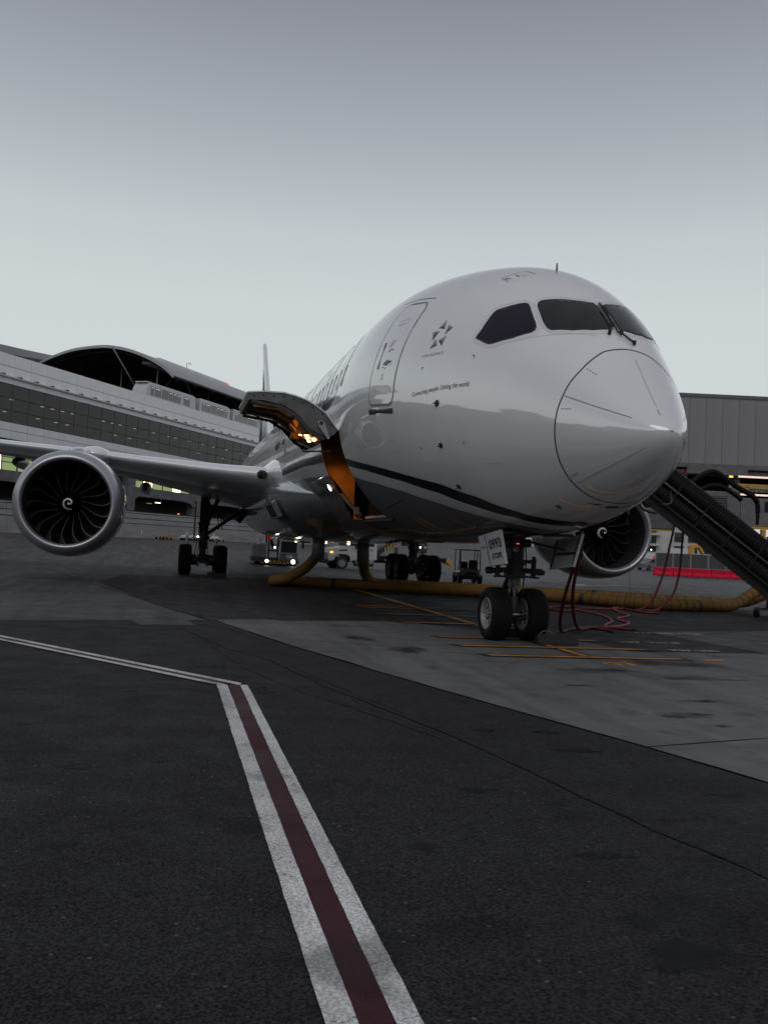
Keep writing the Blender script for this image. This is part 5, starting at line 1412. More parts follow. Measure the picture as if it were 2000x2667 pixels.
mb = MB(); mb.cyl((21.45 - o2.x, -.45 - o2.y, 1.05), (21.3 - o2.x, -.4 - o2.y, 1.82), .22, 18); obj('duct_coupling', mb, VEHG, d2, 'all')

def cable(label, pts, r_=.028, m=REDC, ends=True, worn=None, name='power_cable'):
    root = thing(name, label, 'cable', (pts[0][0], pts[0][1], 0))
    P = [Vector(p) - Vector((pts[0][0], pts[0][1], 0)) for p in pts]
    obj('cable_sheath', MB().tube(smooth_path(P, 8), r_, 10), m, root, 'all')
    if ends:
        mb = MB(); d = (P[-1] - P[-2]).normalized(); mb.cyl(P[-1] - d * .06, P[-1] + d * .06, r_ * 1.5, 10); obj('cable_plug', mb, BLACK, root, 'all')
    return root
c1 = cable('red power cable hanging from the belly and sweeping left to the ground', [(4.72, -1.0, 1.95), (4.9, -1.03, 1.5), (5.4, -1.12, 1.0), (6.0, -1.3, .55), (6.6, -1.55, .2), (7.09, -1.83, .035), (7.6, -2.25, .035), (8.3, -2.95, .035), (7.7, -3.2, .035), (7.40, -3.12, .035)], .034)
c2 = cable('red power cable hanging from the belly and sweeping right to the ground', [(4.74, -1.06, 1.95), (4.95, -1.12, 1.5), (5.5, -1.3, 1.0), (6.4, -1.75, .45), (7.4, -2.35, .08), (8.1, -2.95, .05), (8.35, -3.4, .045), (8.2, -3.7, .04), (7.95, -3.98, .035)], .034)
mb = MB(); mb.cyl((-.05, 0, 1.75), (.0, -.02, 2.1), .07, 12); mb.box((0, -.03, 1.72), (.12, .14, .22), 0, None, 1, .03); obj('ground_power_plug', mb, BLACK, c1, 'all')
cable('worn pink-red cable looping on the ground between the hanging cables and the duct', [(14.37, -5.5, .035), (13.9, -5.55, .035), (13.0, -5.5, .035), (12.3, -5.35, .035), (11.3, -5.05, .035), (10.2, -4.55, .035), (9.3, -3.95, .035), (8.66, -3.6, .035), (8.35, -3.25, .035), (8.3, -2.9, .03)], .03, REDC_WORN)
cable('worn red cable zigzagging on the ground right of the looped one', [(16.3, -7.9, .035), (15.9, -7.5, .035), (15.0, -7.1, .035), (13.6, -6.6, .035), (12.9, -6.45, .035), (12.2, -6.0, .035), (11.6, -5.45, .035), (10.8, -5.1, .035), (10.1, -4.95, .035), (9.35, -4.5, .035), (8.75, -3.9, .035), (8.3, -3.3, .035)], .03, REDC_WORN)
cable('red cable stretched along the ground behind the nose wheels', [(13.9, -4.4, .035), (14.5, -4.55, .035), (15.3, -5.2, .035), (15.9, -6.0, .035), (15.4, -6.5, .035), (15.3, -7.0, .035), (15.5, -7.6, .035), (16.3, -8.0, .035), (15.2, -7.7, .035), (14.4, -7.7, .035), (14.2, -8.1, .035)], .034)
cable('short red cable doubled beside the hanging pair', [(14.3, -4.6, .035), (13.8, -4.75, .035), (13.9, -5.2, .035), (14.6, -5.6, .035), (15.2, -6.1, .035), (15.2, -6.5, .035)], .03)
cable('left one of the two red cables hanging from the jet bridge hose chute', [(15.0, -9.06, 2.95), (15.03, -8.99, 2.47), (15.07, -8.92, 2.04), (15.12, -8.81, 1.34), (15.17, -8.67, .84), (15.22, -8.52, .43), (15.27, -8.34, .2), (15.31, -8.18, .07), (15.2, -7.9, .035), (14.6, -7.75, .035)], .034)
cable('right one of the two red cables hanging from the jet bridge hose chute', [(14.95, -9.32, 2.75), (14.97, -9.3, 2.16), (15.0, -9.29, 1.49), (15.04, -9.22, .94), (15.08, -9.1, .56), (15.14, -8.89, .3), (15.2, -8.66, .07), (15.3, -8.3, .035)], .034)
cable('thin black drop cord hanging beside the far engine', [(16.2, -8.05, 2.95), (16.2, -8.12, 2.0), (16.2, -8.2, 1.0), (16.25, -8.3, .02)], .007, BLACK, False, name='drop_cord')
cable('thin black cable slung from the nose to the hose chute', [(2.2, -1.25, 2.55), (5, -3.0, 2.75), (9, -5.4, 3.1), (13.9, -8.2, 3.75)], .012, BLACK, False, name='slung_cord')
# chocks
def chock(loc, label, L=.72, rz=0.0, ch=.16, grp='wheel chocks'):
    c = thing('wheel_chock', label, 'chock', loc, rz, grp)
    mb = MB(); mb.prism([(-.11, 0), (.11, 0), (.11, .02), (.03, ch), (-.03, ch), (-.11, .02)], 'y', -L / 2, L / 2); obj('chock_block', mb, BLACK, c, 30)
    mb = MB(); mb.tube(smooth_path([(0, L * .1, ch), (0, L * .15, ch + .05), (0, L * .35, ch + .05), (0, L * .42, ch - .02)], 5), .01, 6); obj('chock_rope', mb, VEHG, c)
chock((4.66, -.62, .0165), 'black rubber chock in front of the right nose wheel', .78, 0, .18)
chock((5.95, -.30, .01), 'black rubber chock behind the nose wheels', .9)
chock((XM_ - 1.55, 4.3, 0), 'black rubber chock ahead of the left main wheels', .8)

# ------------------------------------------------------------------ jet bridge on the right
jb = thing('jet_bridge', 'grey ribbed jet bridge tunnel with a yellow sign and machinery slung below', 'jet bridge', (22.7, -15.0, 0), 0)
def J(p): return (p[0] - 22.7, p[1] + 15.0, p[2])
ax = Vector((22.13 - 23.2, -17.3 + 12.68, 0)).normalized(); nb = Vector((-ax.y, ax.x, 0))
if nb.x < 0: nb = -nb
JA = Vector((22.7, -15.0, 0))
def jp(u, v, z): 
    p = ax * u + nb * v; return (p.x, p.y, z)
RZJ = math.atan2(ax.y, ax.x)
tun = MB()
tun.T = Matrix.Rotation(RZJ, 4, 'Z')
tun.mm((-9, 0.05, 5.72), (30, 3.0, 8.40)); obj('tunnel_core', tun, BRIDGE_DARK, jb)
sgn = 1 if (Matrix.Rotation(RZJ, 3, 'Z') @ Vector((0, 1, 0))).dot(nb) > 0 else -1
if sgn < 0:
    tun.v = []; tun.f = []; tun.m = []
rib = MB(); rib.mm((0, -.05, 5.68), (.672, .05, 8.42), 0, .006)
rib_me = rib.mesh('tunnel_panel', BRIDGE)
for k in range(58):
    link('tunnel_panel', rib_me, jb, (Matrix.Rotation(RZJ, 3, 'Z') @ Vector((-9 + k * .68, 0, 0))), (0, 0, RZJ))
mb = MB(); mb.T = Matrix.Rotation(RZJ, 4, 'Z')
mb.mm((-9, -.09, 8.42), (30, 3.1, 8.56)); mb.mm((-9, -.10, 5.50), (30, .1, 5.68)); mb.mm((-9, 2.8, 5.5), (30, 3.0, 5.68)); obj('edge_beam', mb, BRIDGE_MID, jb)
mb = MB(); mb.T = Matrix.Rotation(RZJ, 4, 'Z')
mb.mm((-9, .1, 5.2), (30, .3, 5.42)); mb.mm((-9, .2, 5.45), (30, 2.8, 5.5)); mb.mm((-.9, -.16, 5.22), (1.6, .0, 5.66), None, .02)
for k in range(8): mb.mm((-8 + 4.6 * k, .3, 5.1), (-7.8 + 4.6 * k, 2.9, 5.4))
obj('under_beam', mb, BRIDGE_MID, jb)
mb = MB(); mb.T = Matrix.Rotation(RZJ, 4, 'Z'); mb.mm((-3.5, 2.3, 3.2), (30, 2.6, 5.45)); obj('rear_screen', mb, BRIDGE_DARK, jb)
for a_, b_ in (((1.2, .3, 3.0), (1.45, .5, 5.3)), ((-1.6, .4, 3.6), (-1.4, .6, 5.3)), ((5, .4, 0), (5.4, .8, 5.3)), ((5, 2.4, 0), (5.4, 2.8, 5.3))):
    mb = MB(); mb.T = Matrix.Rotation(RZJ, 4, 'Z'); mb.mm(a_, b_); obj('hanger_post', mb, BRIDGE_MID, jb)
# machinery deck
mb = MB(); mb.T = Matrix.Translation(J((20.9, -14.2, 0))) @ Matrix.Rotation(RZJ, 4, 'Z')
mb.box((1.9, .9, 3.66), (4.6, 1.6, 1.12), 0, None, 1, .03); mb.box((.25, .5, 4.32), (1.6, .8, .22), 0, None, 1, .03)
unit = obj('air_unit', mb, UNIT, jb)
mb = MB(); mb.T = Matrix.Translation(J((20.9, -14.2, 0))) @ Matrix.Rotation(RZJ, 4, 'Z')
for k in range(10): mb.box((.25, .085, 3.52 + k * .066), (.5, .03, .03))
obj('louvre_slats', mb, UNIT, unit)
mb = MB(); mb.T = Matrix.Translation(J((20.9, -14.2, 0))) @ Matrix.Rotation(RZJ, 4, 'Z')
mb.box((.25, .098, 3.82), (.54, .01, .72)); mb.box((2.25, .09, 3.9), (.5, .02, .42)); mb.box((1.05, .095, 3.66), (.012, .012, 1.1)); mb.box((1.75, .095, 3.66), (.012, .012, 1.1)); obj('unit_recess', mb, BRIDGE_DARK, unit)
mb = MB(); mb.T = Matrix.Translation(J((20.9, -14.2, 0))) @ Matrix.Rotation(RZJ, 4, 'Z')
mb.box((1.9, .02, 3.06), (4.8, .12, .10)); mb.box((-2.6, .3, 2.82), (2.2, .12, .08)); yr = obj('deck_rail', mb, SAFETY, jb)
mb = MB(); mb.T = Matrix.Translation(J((20.9, -14.2, 0))) @ Matrix.Rotation(RZJ, 4, 'Z')
mb.beam((1.95, .05, 3.0), (1.9, .05, 1.2), .16); mb.beam((2.9, .05, 3.0), (2.3, .05, 2.2), .1); mb.beam((1.9, .05, 1.2), (3.6, .05, .4), .14); mb.box((3.2, .4, .5), (1.4, .9, .9), 0, None, 1, .1)
obj('drive_column', mb, SAFETY, jb)
mb = MB(); mb.T = Matrix.Translation(J((20.9, -14.2, 0))) @ Matrix.Rotation(RZJ, 4, 'Z')
mb.box((-2.6, .8, 3.25), (2.2, 1.2, .82), 0, None, 1, .03); obj('control_box', mb, BRIDGE_MID, jb)
# sign
mb = MB(); mb.T = Matrix.Translation(J((20.74, -15.03, 0))) @ Matrix.Rotation(RZJ, 4, 'Z')
mb.box((.9, 0, 4.61), (2.4, .04, .30), 0, None, 1, .006); sg = obj('clearance_sign', mb, mat('sign_pale_yellow', (.36, .30, .17), .6, 0, .15, 3), jb)
mb = MB(); mb.T = Matrix.Translation(J((20.74, -15.03, 0))) @ Matrix.Rotation(RZJ, 4, 'Z')
ssg = -1 if sgn > 0 else 1
mb.box((.9, -.024, 4.72), (2.4, .01, .08)); obj('sign_band', mb, SAFETY, sg)
v, f = text_verts('Vertical Clearance', .225, .006)
mb = MB(); mb.T = Matrix.Translation(J((20.74, -15.03, 0))) @ Matrix.Rotation(RZJ, 4, 'Z')
mb.add([(p[0] - .46, -.026, p[1] + 4.49) for p in v], f); obj('sign_lettering', mb, BLACK, sg)
for z, x0 in ((5.16, .3), (4.44, .25)):
    mb = MB(); mb.T = Matrix.Translation(J((21.6, -15.7, 0))) @ Matrix.Rotation(RZJ, 4, 'Z'); mb.box((1.6, .3, z), (3.0, .06, .07)); obj('tube_lamp', mb, SKYLINE_LAMP, jb)
mb = MB(); mb.T = Matrix.Translation(J((21.6, -15.7, 0))) @ Matrix.Rotation(RZJ, 4, 'Z'); mb.box((-.2, .3, 5.14), (.14, .06, .06)); obj('tube_lamp', mb, ORANGE_LAMP, jb)
# arching hoses
up_h = [(19.34, -12.22, 4.55), (19.27, -12.51, 4.78), (19.19, -12.8, 4.95), (19.15, -12.97, 4.98), (19.1, -13.19, 4.91), (19.03, -13.56, 4.66), (18.94, -14.0, 4.39), (18.85, -14.41, 4.17), (18.81, -14.62, 3.90), (18.82, -14.66, 3.5), (18.83, -14.66, 3.1)]
lo_h = [(19.31, -12.43, 4.20), (19.24, -12.7, 4.37), (19.18, -12.96, 4.47), (19.11, -13.26, 4.46), (19.04, -13.57, 4.32), (18.97, -13.91, 4.10), (18.94, -14.05, 3.97)]
for pts, rr in ((up_h, [.10] * 8 + [.085, .06, .055]), (lo_h, [.085] * 7)):
    pth = smooth_path([J(p) for p in pts], 8); n_ = len(pth)
    r_ = [rr[min(len(rr) - 1, int(i / 8))] * (1 + .05 * math.sin(i * 1.9)) for i in range(n_)]
    obj('arched_hose', MB().tube(pth, r_, 14), HOSE, jb, 'all')
for y in (-11.89, -12.04):
    mb = MB(); mb.tube([J((19.4, y, 4.5)), J((19.4, y, 4.9)), J((19.4, y, 5.02))], .035, 8); obj('red_handle', mb, REDC, jb, 'all')
# inclined hose chute
ch = thing('hose_chute', 'black inclined chute carrying two corrugated hoses down beside the nose', 'hose chute', (13.4, -12.0, 0))
A, B = Vector((14.25, -7.55, 4.42)), Vector((13.15, -12.55, .75))
A -= Vector((13.4, -12.0, 0)); B -= Vector((13.4, -12.0, 0))
dv = (B - A).normalized(); side = dv.cross(Vector((1, 0, 0))).normalized()
if side.z < 0: side = -side
def chp(t, s_, x=0): return A + (B - A) * t + side * s_ + Vector((x, 0, 0))
for s_, rr in ((.26, .27), (-.34, .28)):
    n_ = 240
    obj('corrugated_hose', MB().tube([chp(i / n_, s_, .1) for i in range(n_ + 1)], [rr * (1 + .045 * math.sin(i * math.pi * 2 / 4.0)) for i in range(n_ + 1)], 22), HOSE, ch, 'all')
mb = MB()
for s_ in (.48, -.05, -.60):
    mb.beam(chp(0, s_, -.16), chp(1, s_, -.16), .05, .07)
for k in range(7):
    mb.beam(chp(k / 6.2 + .02, -.62, -.2), chp(k / 6.2 + .02, -.05, -.2), .04); mb.beam(chp(k / 6.2 + .02, -.05, -.2), chp(k / 6.2 + .02, .48, -.2), .04)
mb.beam(chp(0, -.08, -.18), chp(1, -.08, -.18), .06, .05)
obj('chute_frame', mb, BRIDGE_DARK, ch)
mb = MB(); mb.beam(chp(0, -.08, -.215), chp(1, -.08, -.215), .02, .03); mb.beam(chp(0, .47, -.2), chp(1, .47, -.2), .015, .015); obj('chute_edge', mb, CHROME, ch)
mb = MB()
mb.beam(chp(0, -.66, 0), chp(1, -.70, 0), .07, .16)
for k in range(14):
    mb.beam(chp(k / 14, -.80, 0), chp((k + 1) / 14, -.80, 0), .06, .16)
obj('chute_truss', mb, BRIDGE_DARK, ch)
mb = MB(); mb.beam(chp(0, -.05, .34), chp(1, -.05, .34), .06, 1.15); obj('chute_back_plate', mb, HOSE, ch)
mb = MB(); mb.beam((.55, .35, .25), (.6, .2, 1.0), .05); mb.beam((.3, .1, .28), (.8, .6, .28), .08); obj('caster_leg', mb, UNIT, ch)
for d in (0, 1):
    mb = MB(); mb.lathe([(-.04, .03), (-.04, .12), (.04, .12), (.04, .03)], (.4 + d * .35, .2 + d * .35, .12), 'y', 18); obj('caster_wheel', mb, BLACK, ch, 30)
mb = MB(); mb.tube(smooth_path([chp(.06, -.75, -.2), chp(.05, -1.0, -.2), chp(.10, -1.15, -.2), chp(.16, -1.0, -.2)], 6), .03, 8); obj('loose_loop', mb, HOSE, ch, 'all')

# ------------------------------------------------------------------ right background
bg = thing('office_building', 'pale multi-storey building with recessed balconies far behind the right engine', 'building', (184.0, -103.4, 1.5), R(-103))
# local x runs along the facade to the right
mb = MB(); mb.mm((-22, 0, 0), (4.2, 14, 10.6)); mb.mm((4.2, 1.2, 0), (16, 14, 8.0)); mb.mm((16, .4, 0), (18.5, 14, 9.0)); mb.mm((18.5, 1.5, 0), (60, 14, 6.5)); obj('wall', mb, BUILD, bg)
for k in range(4):
    for j in range(4):
        mb = MB(); mb.mm((-6.2 + j * 2.9 - 8, -.02, 1.3 + k * 2.45), (-4.4 + j * 2.9 - 8 + .6, -.14, 2.9 + k * 2.45)); obj('window', mb, GLASSDK, bg)
    mb = MB(); mb.mm((-2.6, -.16, 1.3 + k * 2.45), (0.6, -.02, 3.0 + k * 2.45)); obj('window', mb, GLASSDK, bg)
    mb = MB(); mb.mm((-3.6, -1.6, .75 + k * 2.45), (1.4, 0, 1.25 + k * 2.45)); obj('balcony', mb, BUILD, bg)
for x in (5.2, 8.4, 11.5, 19.5, 23, 27):
    for k in range(2):
        mb = MB(); mb.mm((x, 1.0 if x < 16 else 1.35, 1.2 + k * 3.2), (x + 2.2, 1.19 if x < 16 else 1.49, 3.4 + k * 3.2)); obj('window', mb, GLASSDK, bg)
mb = MB(); mb.mm((-22, -.3, 10.6), (4.4, .1, 11.0)); 
for k in range(14): mb.mm((4.2 + .8 * k, 1.2, 8.0), (4.28 + .8 * k, 1.3, 9.0))
mb.mm((4.2, 1.2, 8.95), (16, 1.3, 9.05)); obj('parapet', mb, BUILD, bg)
mb = MB(); mb.mm((-3.4, 2, 10.6), (1.5, 4, 13)); mb.mm((-3.2, 2.1, 13), (-1.2, 3, 13.4)); obj('roof_plant', mb, PANEL2, bg)
mb = MB(); mb.mm((-26, -6, .6), (9, -1.7, 1.0)); obj('entrance_canopy', mb, BUILD, bg)
dk = thing('office_block', 'dark grey block rising behind the pale balcony building', 'building', (262, -152, 1.2), R(-103))
mb = MB(); mb.mm((-40, 0, 0), (14, 12, 15.5)); obj('wall', mb, BRIDGE_MID, dk)
mb = MB(); mb.mm((-41, -.5, 15.5), (15, 12, 16.0)); obj('roof', mb, BRIDGE_DARK, dk)
ww = thing('site_wall', 'low white wall in front of the pale building far right', 'wall', (167, -93.5, 1.55), R(-103))
mb = MB(); mb.mm((-14, 0, 0), (13, .4, 1.5)); mb.mm((4, -.2, 1.5), (9, 2, 2.6)); obj('wall_body', mb, VEHW, ww)
mb = MB(); mb.mm((-14, -.1, 1.5), (13, .5, 1.6)); obj('wall_cap', mb, BUILD, ww)
for x in (-4.0, -.2):
    mb = MB(); mb.lathe([(-.03, .001), (0, .15)], (x, -.3, 2.0), 'y', 12); o = obj('wall_lamp', mb, WARM_LAMP, ww)
hl = MB(); P = []
for i in range(60):
    a = R(-75 + i * 2.6); P.append((620 * math.cos(a), 620 * math.sin(a), 9 + 5 * math.sin(i * .5) + 4 * math.sin(i * .17 + 1) + (0 if -30 < math.degrees(a) < 30 else 4)))
hl.grid([[(x, y, -2) for x, y, z in P], [(x * 1.12, y * 1.12, z) for x, y, z in P], [(x * 1.3, y * 1.3, -2) for x, y, z in P]])
tag(obj('hills', hl, HILLM, smooth='all'), kind='structure')
hl2 = MB(); P = []
for i in range(70):
    a = R(70 + i * 3.2); P.append((560 * math.cos(a), 560 * math.sin(a), 24 + 11 * math.sin(i * .41) + 8 * math.sin(i * .15 + 1)))
hl2.grid([[(x, y, -2) for x, y, z in P], [(x * 1.15, y * 1.15, z) for x, y, z in P], [(x * 1.35, y * 1.35, -2) for x, y, z in P]])
tag(obj('hills', hl2, HILLM, smooth='all'), kind='structure')
# water-filled barriers with screened fence
b0 = Vector((73.4, -41.3)); bd = (Vector((71.2, -50.6)) - b0).normalized(); BL = 1.93
RZB = math.atan2(bd.y, bd.x)
labs = ['leftmost red plastic barrier of the row under the screened fence', 'second red plastic barrier from the left of the row', 'third red plastic barrier from the left of the row', 'fourth red plastic barrier from the left, below the middle fence panels', 'fifth red plastic barrier from the left, right of the fence middle', 'sixth red plastic barrier, half hidden by the hose chute', 'seventh red plastic barrier at the right end behind the chute']
flabs = ['leftmost dark screened fence panel above the red barriers', 'second dark screened fence panel from the left', 'third dark screened fence panel from the left', 'fourth dark screened fence panel from the left', 'fifth dark screened fence panel, cut off by the chute', 'sixth dark screened fence panel, mostly behind the chute', 'seventh dark screened fence panel at the far right end']
for k in range(7):
    p = b0 + bd * (BL * k)
    br = thing('water_barrier', labs[k], 'barrier', (p.x, p.y, gz(p.x, p.y)), RZB, 'red barriers in a row')
    mb = MB(); mb.prism([(-.28, 0), (.28, 0), (.28, .18), (.14, .42), (.11, .85), (-.11, .85), (-.14, .42), (-.28, .18)], 'x', .03, BL - .03); obj('barrier_body', mb, REDBAR, br)
    sg_ = -1 if (Matrix.Rotation(RZB, 3, 'Z') @ Vector((0, 1, 0))).x > 0 else 1
    mb = MB()
    for x in (.6, 1.3): mb.box((x, sg_ * .145, .55), (.14, .03, .1)); mb.box((x, sg_ * .28, .05), (.3, .03, .10))
    obj('barrier_slot', mb, BLACK, br)
for k in range(7):
    p = b0 + bd * (.12 + 1.78 * k)
    fp = thing('fence_panel', flabs[k], 'fence panel', (p.x, p.y, gz(p.x, p.y) + .86), RZB, 'screened fence panels')
    mb = MB(); mb.mm((.04, -.012, .03), (1.74, .012, 1.42)); obj('screen', mb, MESH, fp)
    mb = MB()
    for a_, b_ in (((.02, 0, 0), (.02, 0, 1.46)), ((1.76, 0, 0), (1.76, 0, 1.46)), ((.02, 0, 1.44), (1.76, 0, 1.44)), ((.02, 0, .02), (1.76, 0, .02)), ((.09, 0, 0), (.09, 0, 1.46))): mb.tube([a_, b_], .025, 6)
    obj('frame', mb, RIM, fp)
# parked car and yellow digger behind the fence
pc = thing('parked_car', 'dark parked car with a red roof beacon behind the screened fence', 'car', (98, -55.0, gz(98, -55)), R(-76))
mb = MB(); mb.prism([(-2.2, .3), (-2.2, .85), (-1.5, 1.0), (-.8, 1.5), (.9, 1.5), (1.6, 1.0), (2.3, .9), (2.3, .3)], 'y', -.88, .88); obj('body', mb, VEHG, pc)
mb = MB(); mb.prism([(-1.3, 1.02), (-.75, 1.44), (.85, 1.44), (1.4, 1.02)], 'y', -.895, .895); obj('window', mb, GLASSDK, pc)
for x in (-1.4, 1.4):
    for y in (-.8, .8):
        mb = MB(); mb.lathe([(-.1, .15), (-.1, .32), (.1, .32), (.1, .15)], (x, y, .32), 'y', 16); obj('wheel', mb, BLACK, pc)
mb = MB(); mb.lathe([(0, .22), (.5, .03)], (.2, 0, 1.5), 'z', 10); obj('roof_beacon', mb, mat('beacon_red_plastic', (.7, .03, .08), .4), pc)
dg = thing('excavator', 'small yellow excavator arm rising behind the fence', 'excavator', (92, -57.6, gz(92, -57)), R(-70))
mb = MB(); mb.beam((-1.2, 0, .6), (-1.0, 0, 3.4), .5); mb.beam((-1.0, 0, 3.3), (.3, 0, 3.5), .4); mb.beam((.2, 0, 3.6), (1.2, 0, 2.5), .35); obj('boom', mb, SAFETY, dg)
mb = MB(); mb.box((1.6, 0, 1.3), (3.2, 2, 1.5), 0, None, .9, .15); obj('body', mb, VEHD, dg)
mb = MB(); mb.box((1.6, 0, .35), (3.4, 2.3, .7), 0, None, .9, .2); obj('track', mb, BLACK, dg)

# ------------------------------------------------------------------ vehicles under the wing
def wheelv(parent, x, y, r_, w, rimm=RIM, name='wheel'):
    mb = MB(); mb.lathe([(-w / 2, r_ * .6), (-w / 2, r_ * .93), (-w * .35, r_), (w * .35, r_), (w / 2, r_ * .93), (w / 2, r_ * .6)], (0, 0, 0), 'y', 28); o = obj(name, mb, BLACK, parent, 35, loc=(x, y, r_))
    mb = MB()
    for q in (1, -1): mb.lathe([(q * w * .5, r_ * .62), (q * w * .40, r_ * .55), (q * w * .36, r_ * .25), (q * w * .5, r_ * .2), (q * w * .5, .001)], (0, 0, 0), 'y', 24)
    obj('rim', mb, rimm, o, 35)
    mb = MB()
    for q in (1, -1):
        for k in range(8):
            a = k * math.pi / 4; mb.lathe([(q * w * .39, r_ * .07), (q * w * .395, .001)], (r_ * .42 * math.sin(a), 0, r_ * .42 * math.cos(a)), 'y', 8)
    tag(obj('rim_holes', mb, BLACK, o), kind='stuff')
# white flatbed truck; local +x = forward (towards image left)
tr = thing('flatbed_truck', 'white bonneted truck with an empty dark flatbed and amber marker lamp', 'truck', (49.9, -7.2, 0), R(97))
cab = [(3.55, .55), (3.6, 1.05), (3.4, 1.32), (2.3, 1.52), (1.95, 2.32), (1.7, 2.45), (.25, 2.45), (.2, .7), (2.0, .6), (2.05, .95), (2.3, 1.05), (2.9, 1.05), (3.15, .9), (3.2, .55)]
mb = MB(); mb.prism(cab, 'y', -1.05, 1.05); body = obj('cab_body', mb, VEHW, tr)
for q in (1, -1):
    mb = MB(); mb.prism([(2.12, 1.58), (1.83, 2.26), (1.05, 2.3), (1.05, 1.58)], 'y', 1.055 * q, 1.07 * q); mb.prism([(.98, 1.58), (.98, 2.3), (.42, 2.3), (.42, 1.58)], 'y', 1.055 * q, 1.07 * q); obj('side_window', mb, GLASSDK, tr)
    mb = MB(); mb.prism([(1.0, .75), (1.04, .75), (1.04, 1.55), (1.0, 1.55)], 'y', 1.055 * q, 1.064 * q); mb.box((.6, 1.07 * q, 1.35), (.16, .03, .05)); mb.prism([(2.3, 1.32), (2.9, 1.25), (2.9, 1.18), (2.3, 1.22)], 'y', 1.055 * q, 1.066 * q); obj('door_detail', mb, VEHD, tr)
    mb = MB(); mb.box((1.75, 1.25 * q, 1.55), (.10, .22, .36), 0, None, 1, .03); obj('mirror', mb, VEHD, tr)
    mb = MB(); mb.prism([(2.0, .55), (1.95, 1.0), (2.25, 1.16), (2.95, 1.16), (3.25, .95), (3.3, .6), (3.2, .6), (3.1, .85), (2.9, 1.0), (2.35, 1.0), (2.1, .85), (2.08, .55)], 'y', 1.0 * q, 1.14 * q); obj('fender', mb, VEHW, tr)
    mb = MB(); mb.box((3.5, .85 * q, 1.0), (.16, .3, .12), 0, None, 1, .03); obj('headlamp', mb, WHITE_LAMP, tr)
    mb = MB(); mb.box((3.36, 1.06 * q, 1.10), (.2, .05, .1), 0, None, 1, .02); obj('marker_lamp', mb, ORANGE_LAMP, tr)
mb = MB(); mb.add([(2.28, -.95, 1.57), (2.28, .95, 1.57), (1.97, .9, 2.28), (1.97, -.9, 2.28)], [(0, 1, 2, 3)]); mb.v = [(x + .02, y, z + .01) for x, y, z in mb.v]; obj('windscreen', mb, GLASSDK, tr)
mb = MB(); mb.mm((-4.9, -.9, .72), (.2, .9, .92)); mb.mm((-4.9, -1.1, .92), (.1, 1.1, 1.02)); mb.box((3.5, 0, .5), (.25, 2.0, .3), 0, None, 1, .05); mb.mm((-4.6, -.4, .5), (3.3, .4, .72)); obj('chassis', mb, VEHD, tr)
mb = MB(); mb.cyl((1.7, .85, .5), (.4, .85, .5), .28, 18); obj('fuel_tank', mb, VEHG, tr, 35)
for x in (1.0, .6):
    mb = MB(); mb.box((x, 1.12, .55), (.3, .03, .2)); obj('tank_strap', mb, RIM, tr)
mb = MB(); mb.box((-1.1, 1.0, .72), (.62, .35, .62), 0, None, 1, .03); obj('tool_box', mb, VEHW, tr)
mb = MB(); mb.beam((-.4, 1.0, .75), (-1.0, 1.1, .12), .1); mb.box((-1.05, 1.1, .05), (.35, .3, .08)); obj('outrigger', mb, SAFETY, tr)
mb = MB(); mb.beam((-.1, 0, 1.1), (-2.0, 0, 2.35), .32, .34); mb.box((-2.4, 0, 2.2), (.75, .7, .95), 0, None, 1, .05); cr = obj('crane_arm', mb, VEHD, tr)
for k in range(5):
    mb = MB(); a = Vector((-.7 - k * .2, .165, 1.42 + k * .13)); mb.box(tuple(a), (.09, .012, .30)); obj('hazard_stripe', mb, SAFETY, cr)
mb = MB(); mb.mm((-5.3, -1.0, .7), (-4.9, 1.0, .85)); mb.beam((-5.0, .8, .6), (-5.5, .8, .45), .1); mb.box((-5.0, .7, .8), (.3, .4, .35), 0, None, 1, .03); obj('tail_frame', mb, SAFETY, tr)
for x, y in ((2.62, .95), (2.62, -.95), (-3.2, .95), (-3.2, -.95), (-4.1, .95), (-4.1, -.95)): wheelv(tr, x, y, .43, .28)
# loader vehicle with lit headlamps, facing the camera (local -x = front)
ldv = thing('cargo_loader', 'grey cabbed cargo loader with lit headlamps and striped bumper facing the camera', 'loader', (49.0, -.3, 0), R(-3))
mb = MB(); mb.box((.9, -.95, 1.05), (1.7, 1.25, 1.45), 0, None, .97, .06); obj('cab_body', mb, VEHW, ldv)
mb = MB(); mb.box((.035, -.95, 1.28), (.05, 1.02, .72), 0, None, 1, .02); obj('windscreen', mb, GLASSDK, ldv)
mb = MB(); mb.box((.03, -.95, .62), (.06, 1.15, .48), 0, None, 1, .02); obj('front_panel', mb, VEHG, ldv)
v, f = text_verts('TLD', .22, .01); mb = MB(); mb.add([(-.006, -.78 - p[0], .6 + p[1]) for p in v], f); obj('panel_lettering', mb, SWIRL, ldv)
mb = MB(); mb.mm((.1, -1.6, .28), (5.2, 1.4, .55)); mb.mm((-.1, -1.62, .22), (.05, 1.0, .42)); obj('chassis', mb, VEHD, ldv)
for k in range(9):
    mb = MB(); yy = .55 - k * .24; s_ = 1 if k < 4 else -1
    mb.add([(-.106, yy, .24), (-.106, yy - .1, .24), (-.106, yy - .1 - .08 * s_, .40), (-.106, yy - .08 * s_, .40)], [(0, 1, 2, 3)]); obj('bumper_stripe', mb, SAFETY, ldv)
for y, e in ((.45, .10), (-1.25, .13)):
    mb = MB(); mb.lathe([(-.06, .001), (-.05, e * .7), (0, e)], (-.1, y, .33), 'x', 16); obj('headlamp', mb, WHITE_LAMP, ldv, 'all')
mb = MB(); mb.box((1.4, .95, .98), (2.6, .9, .85), 0, None, 1, .04); obj('side_bin', mb, VEHG, ldv)
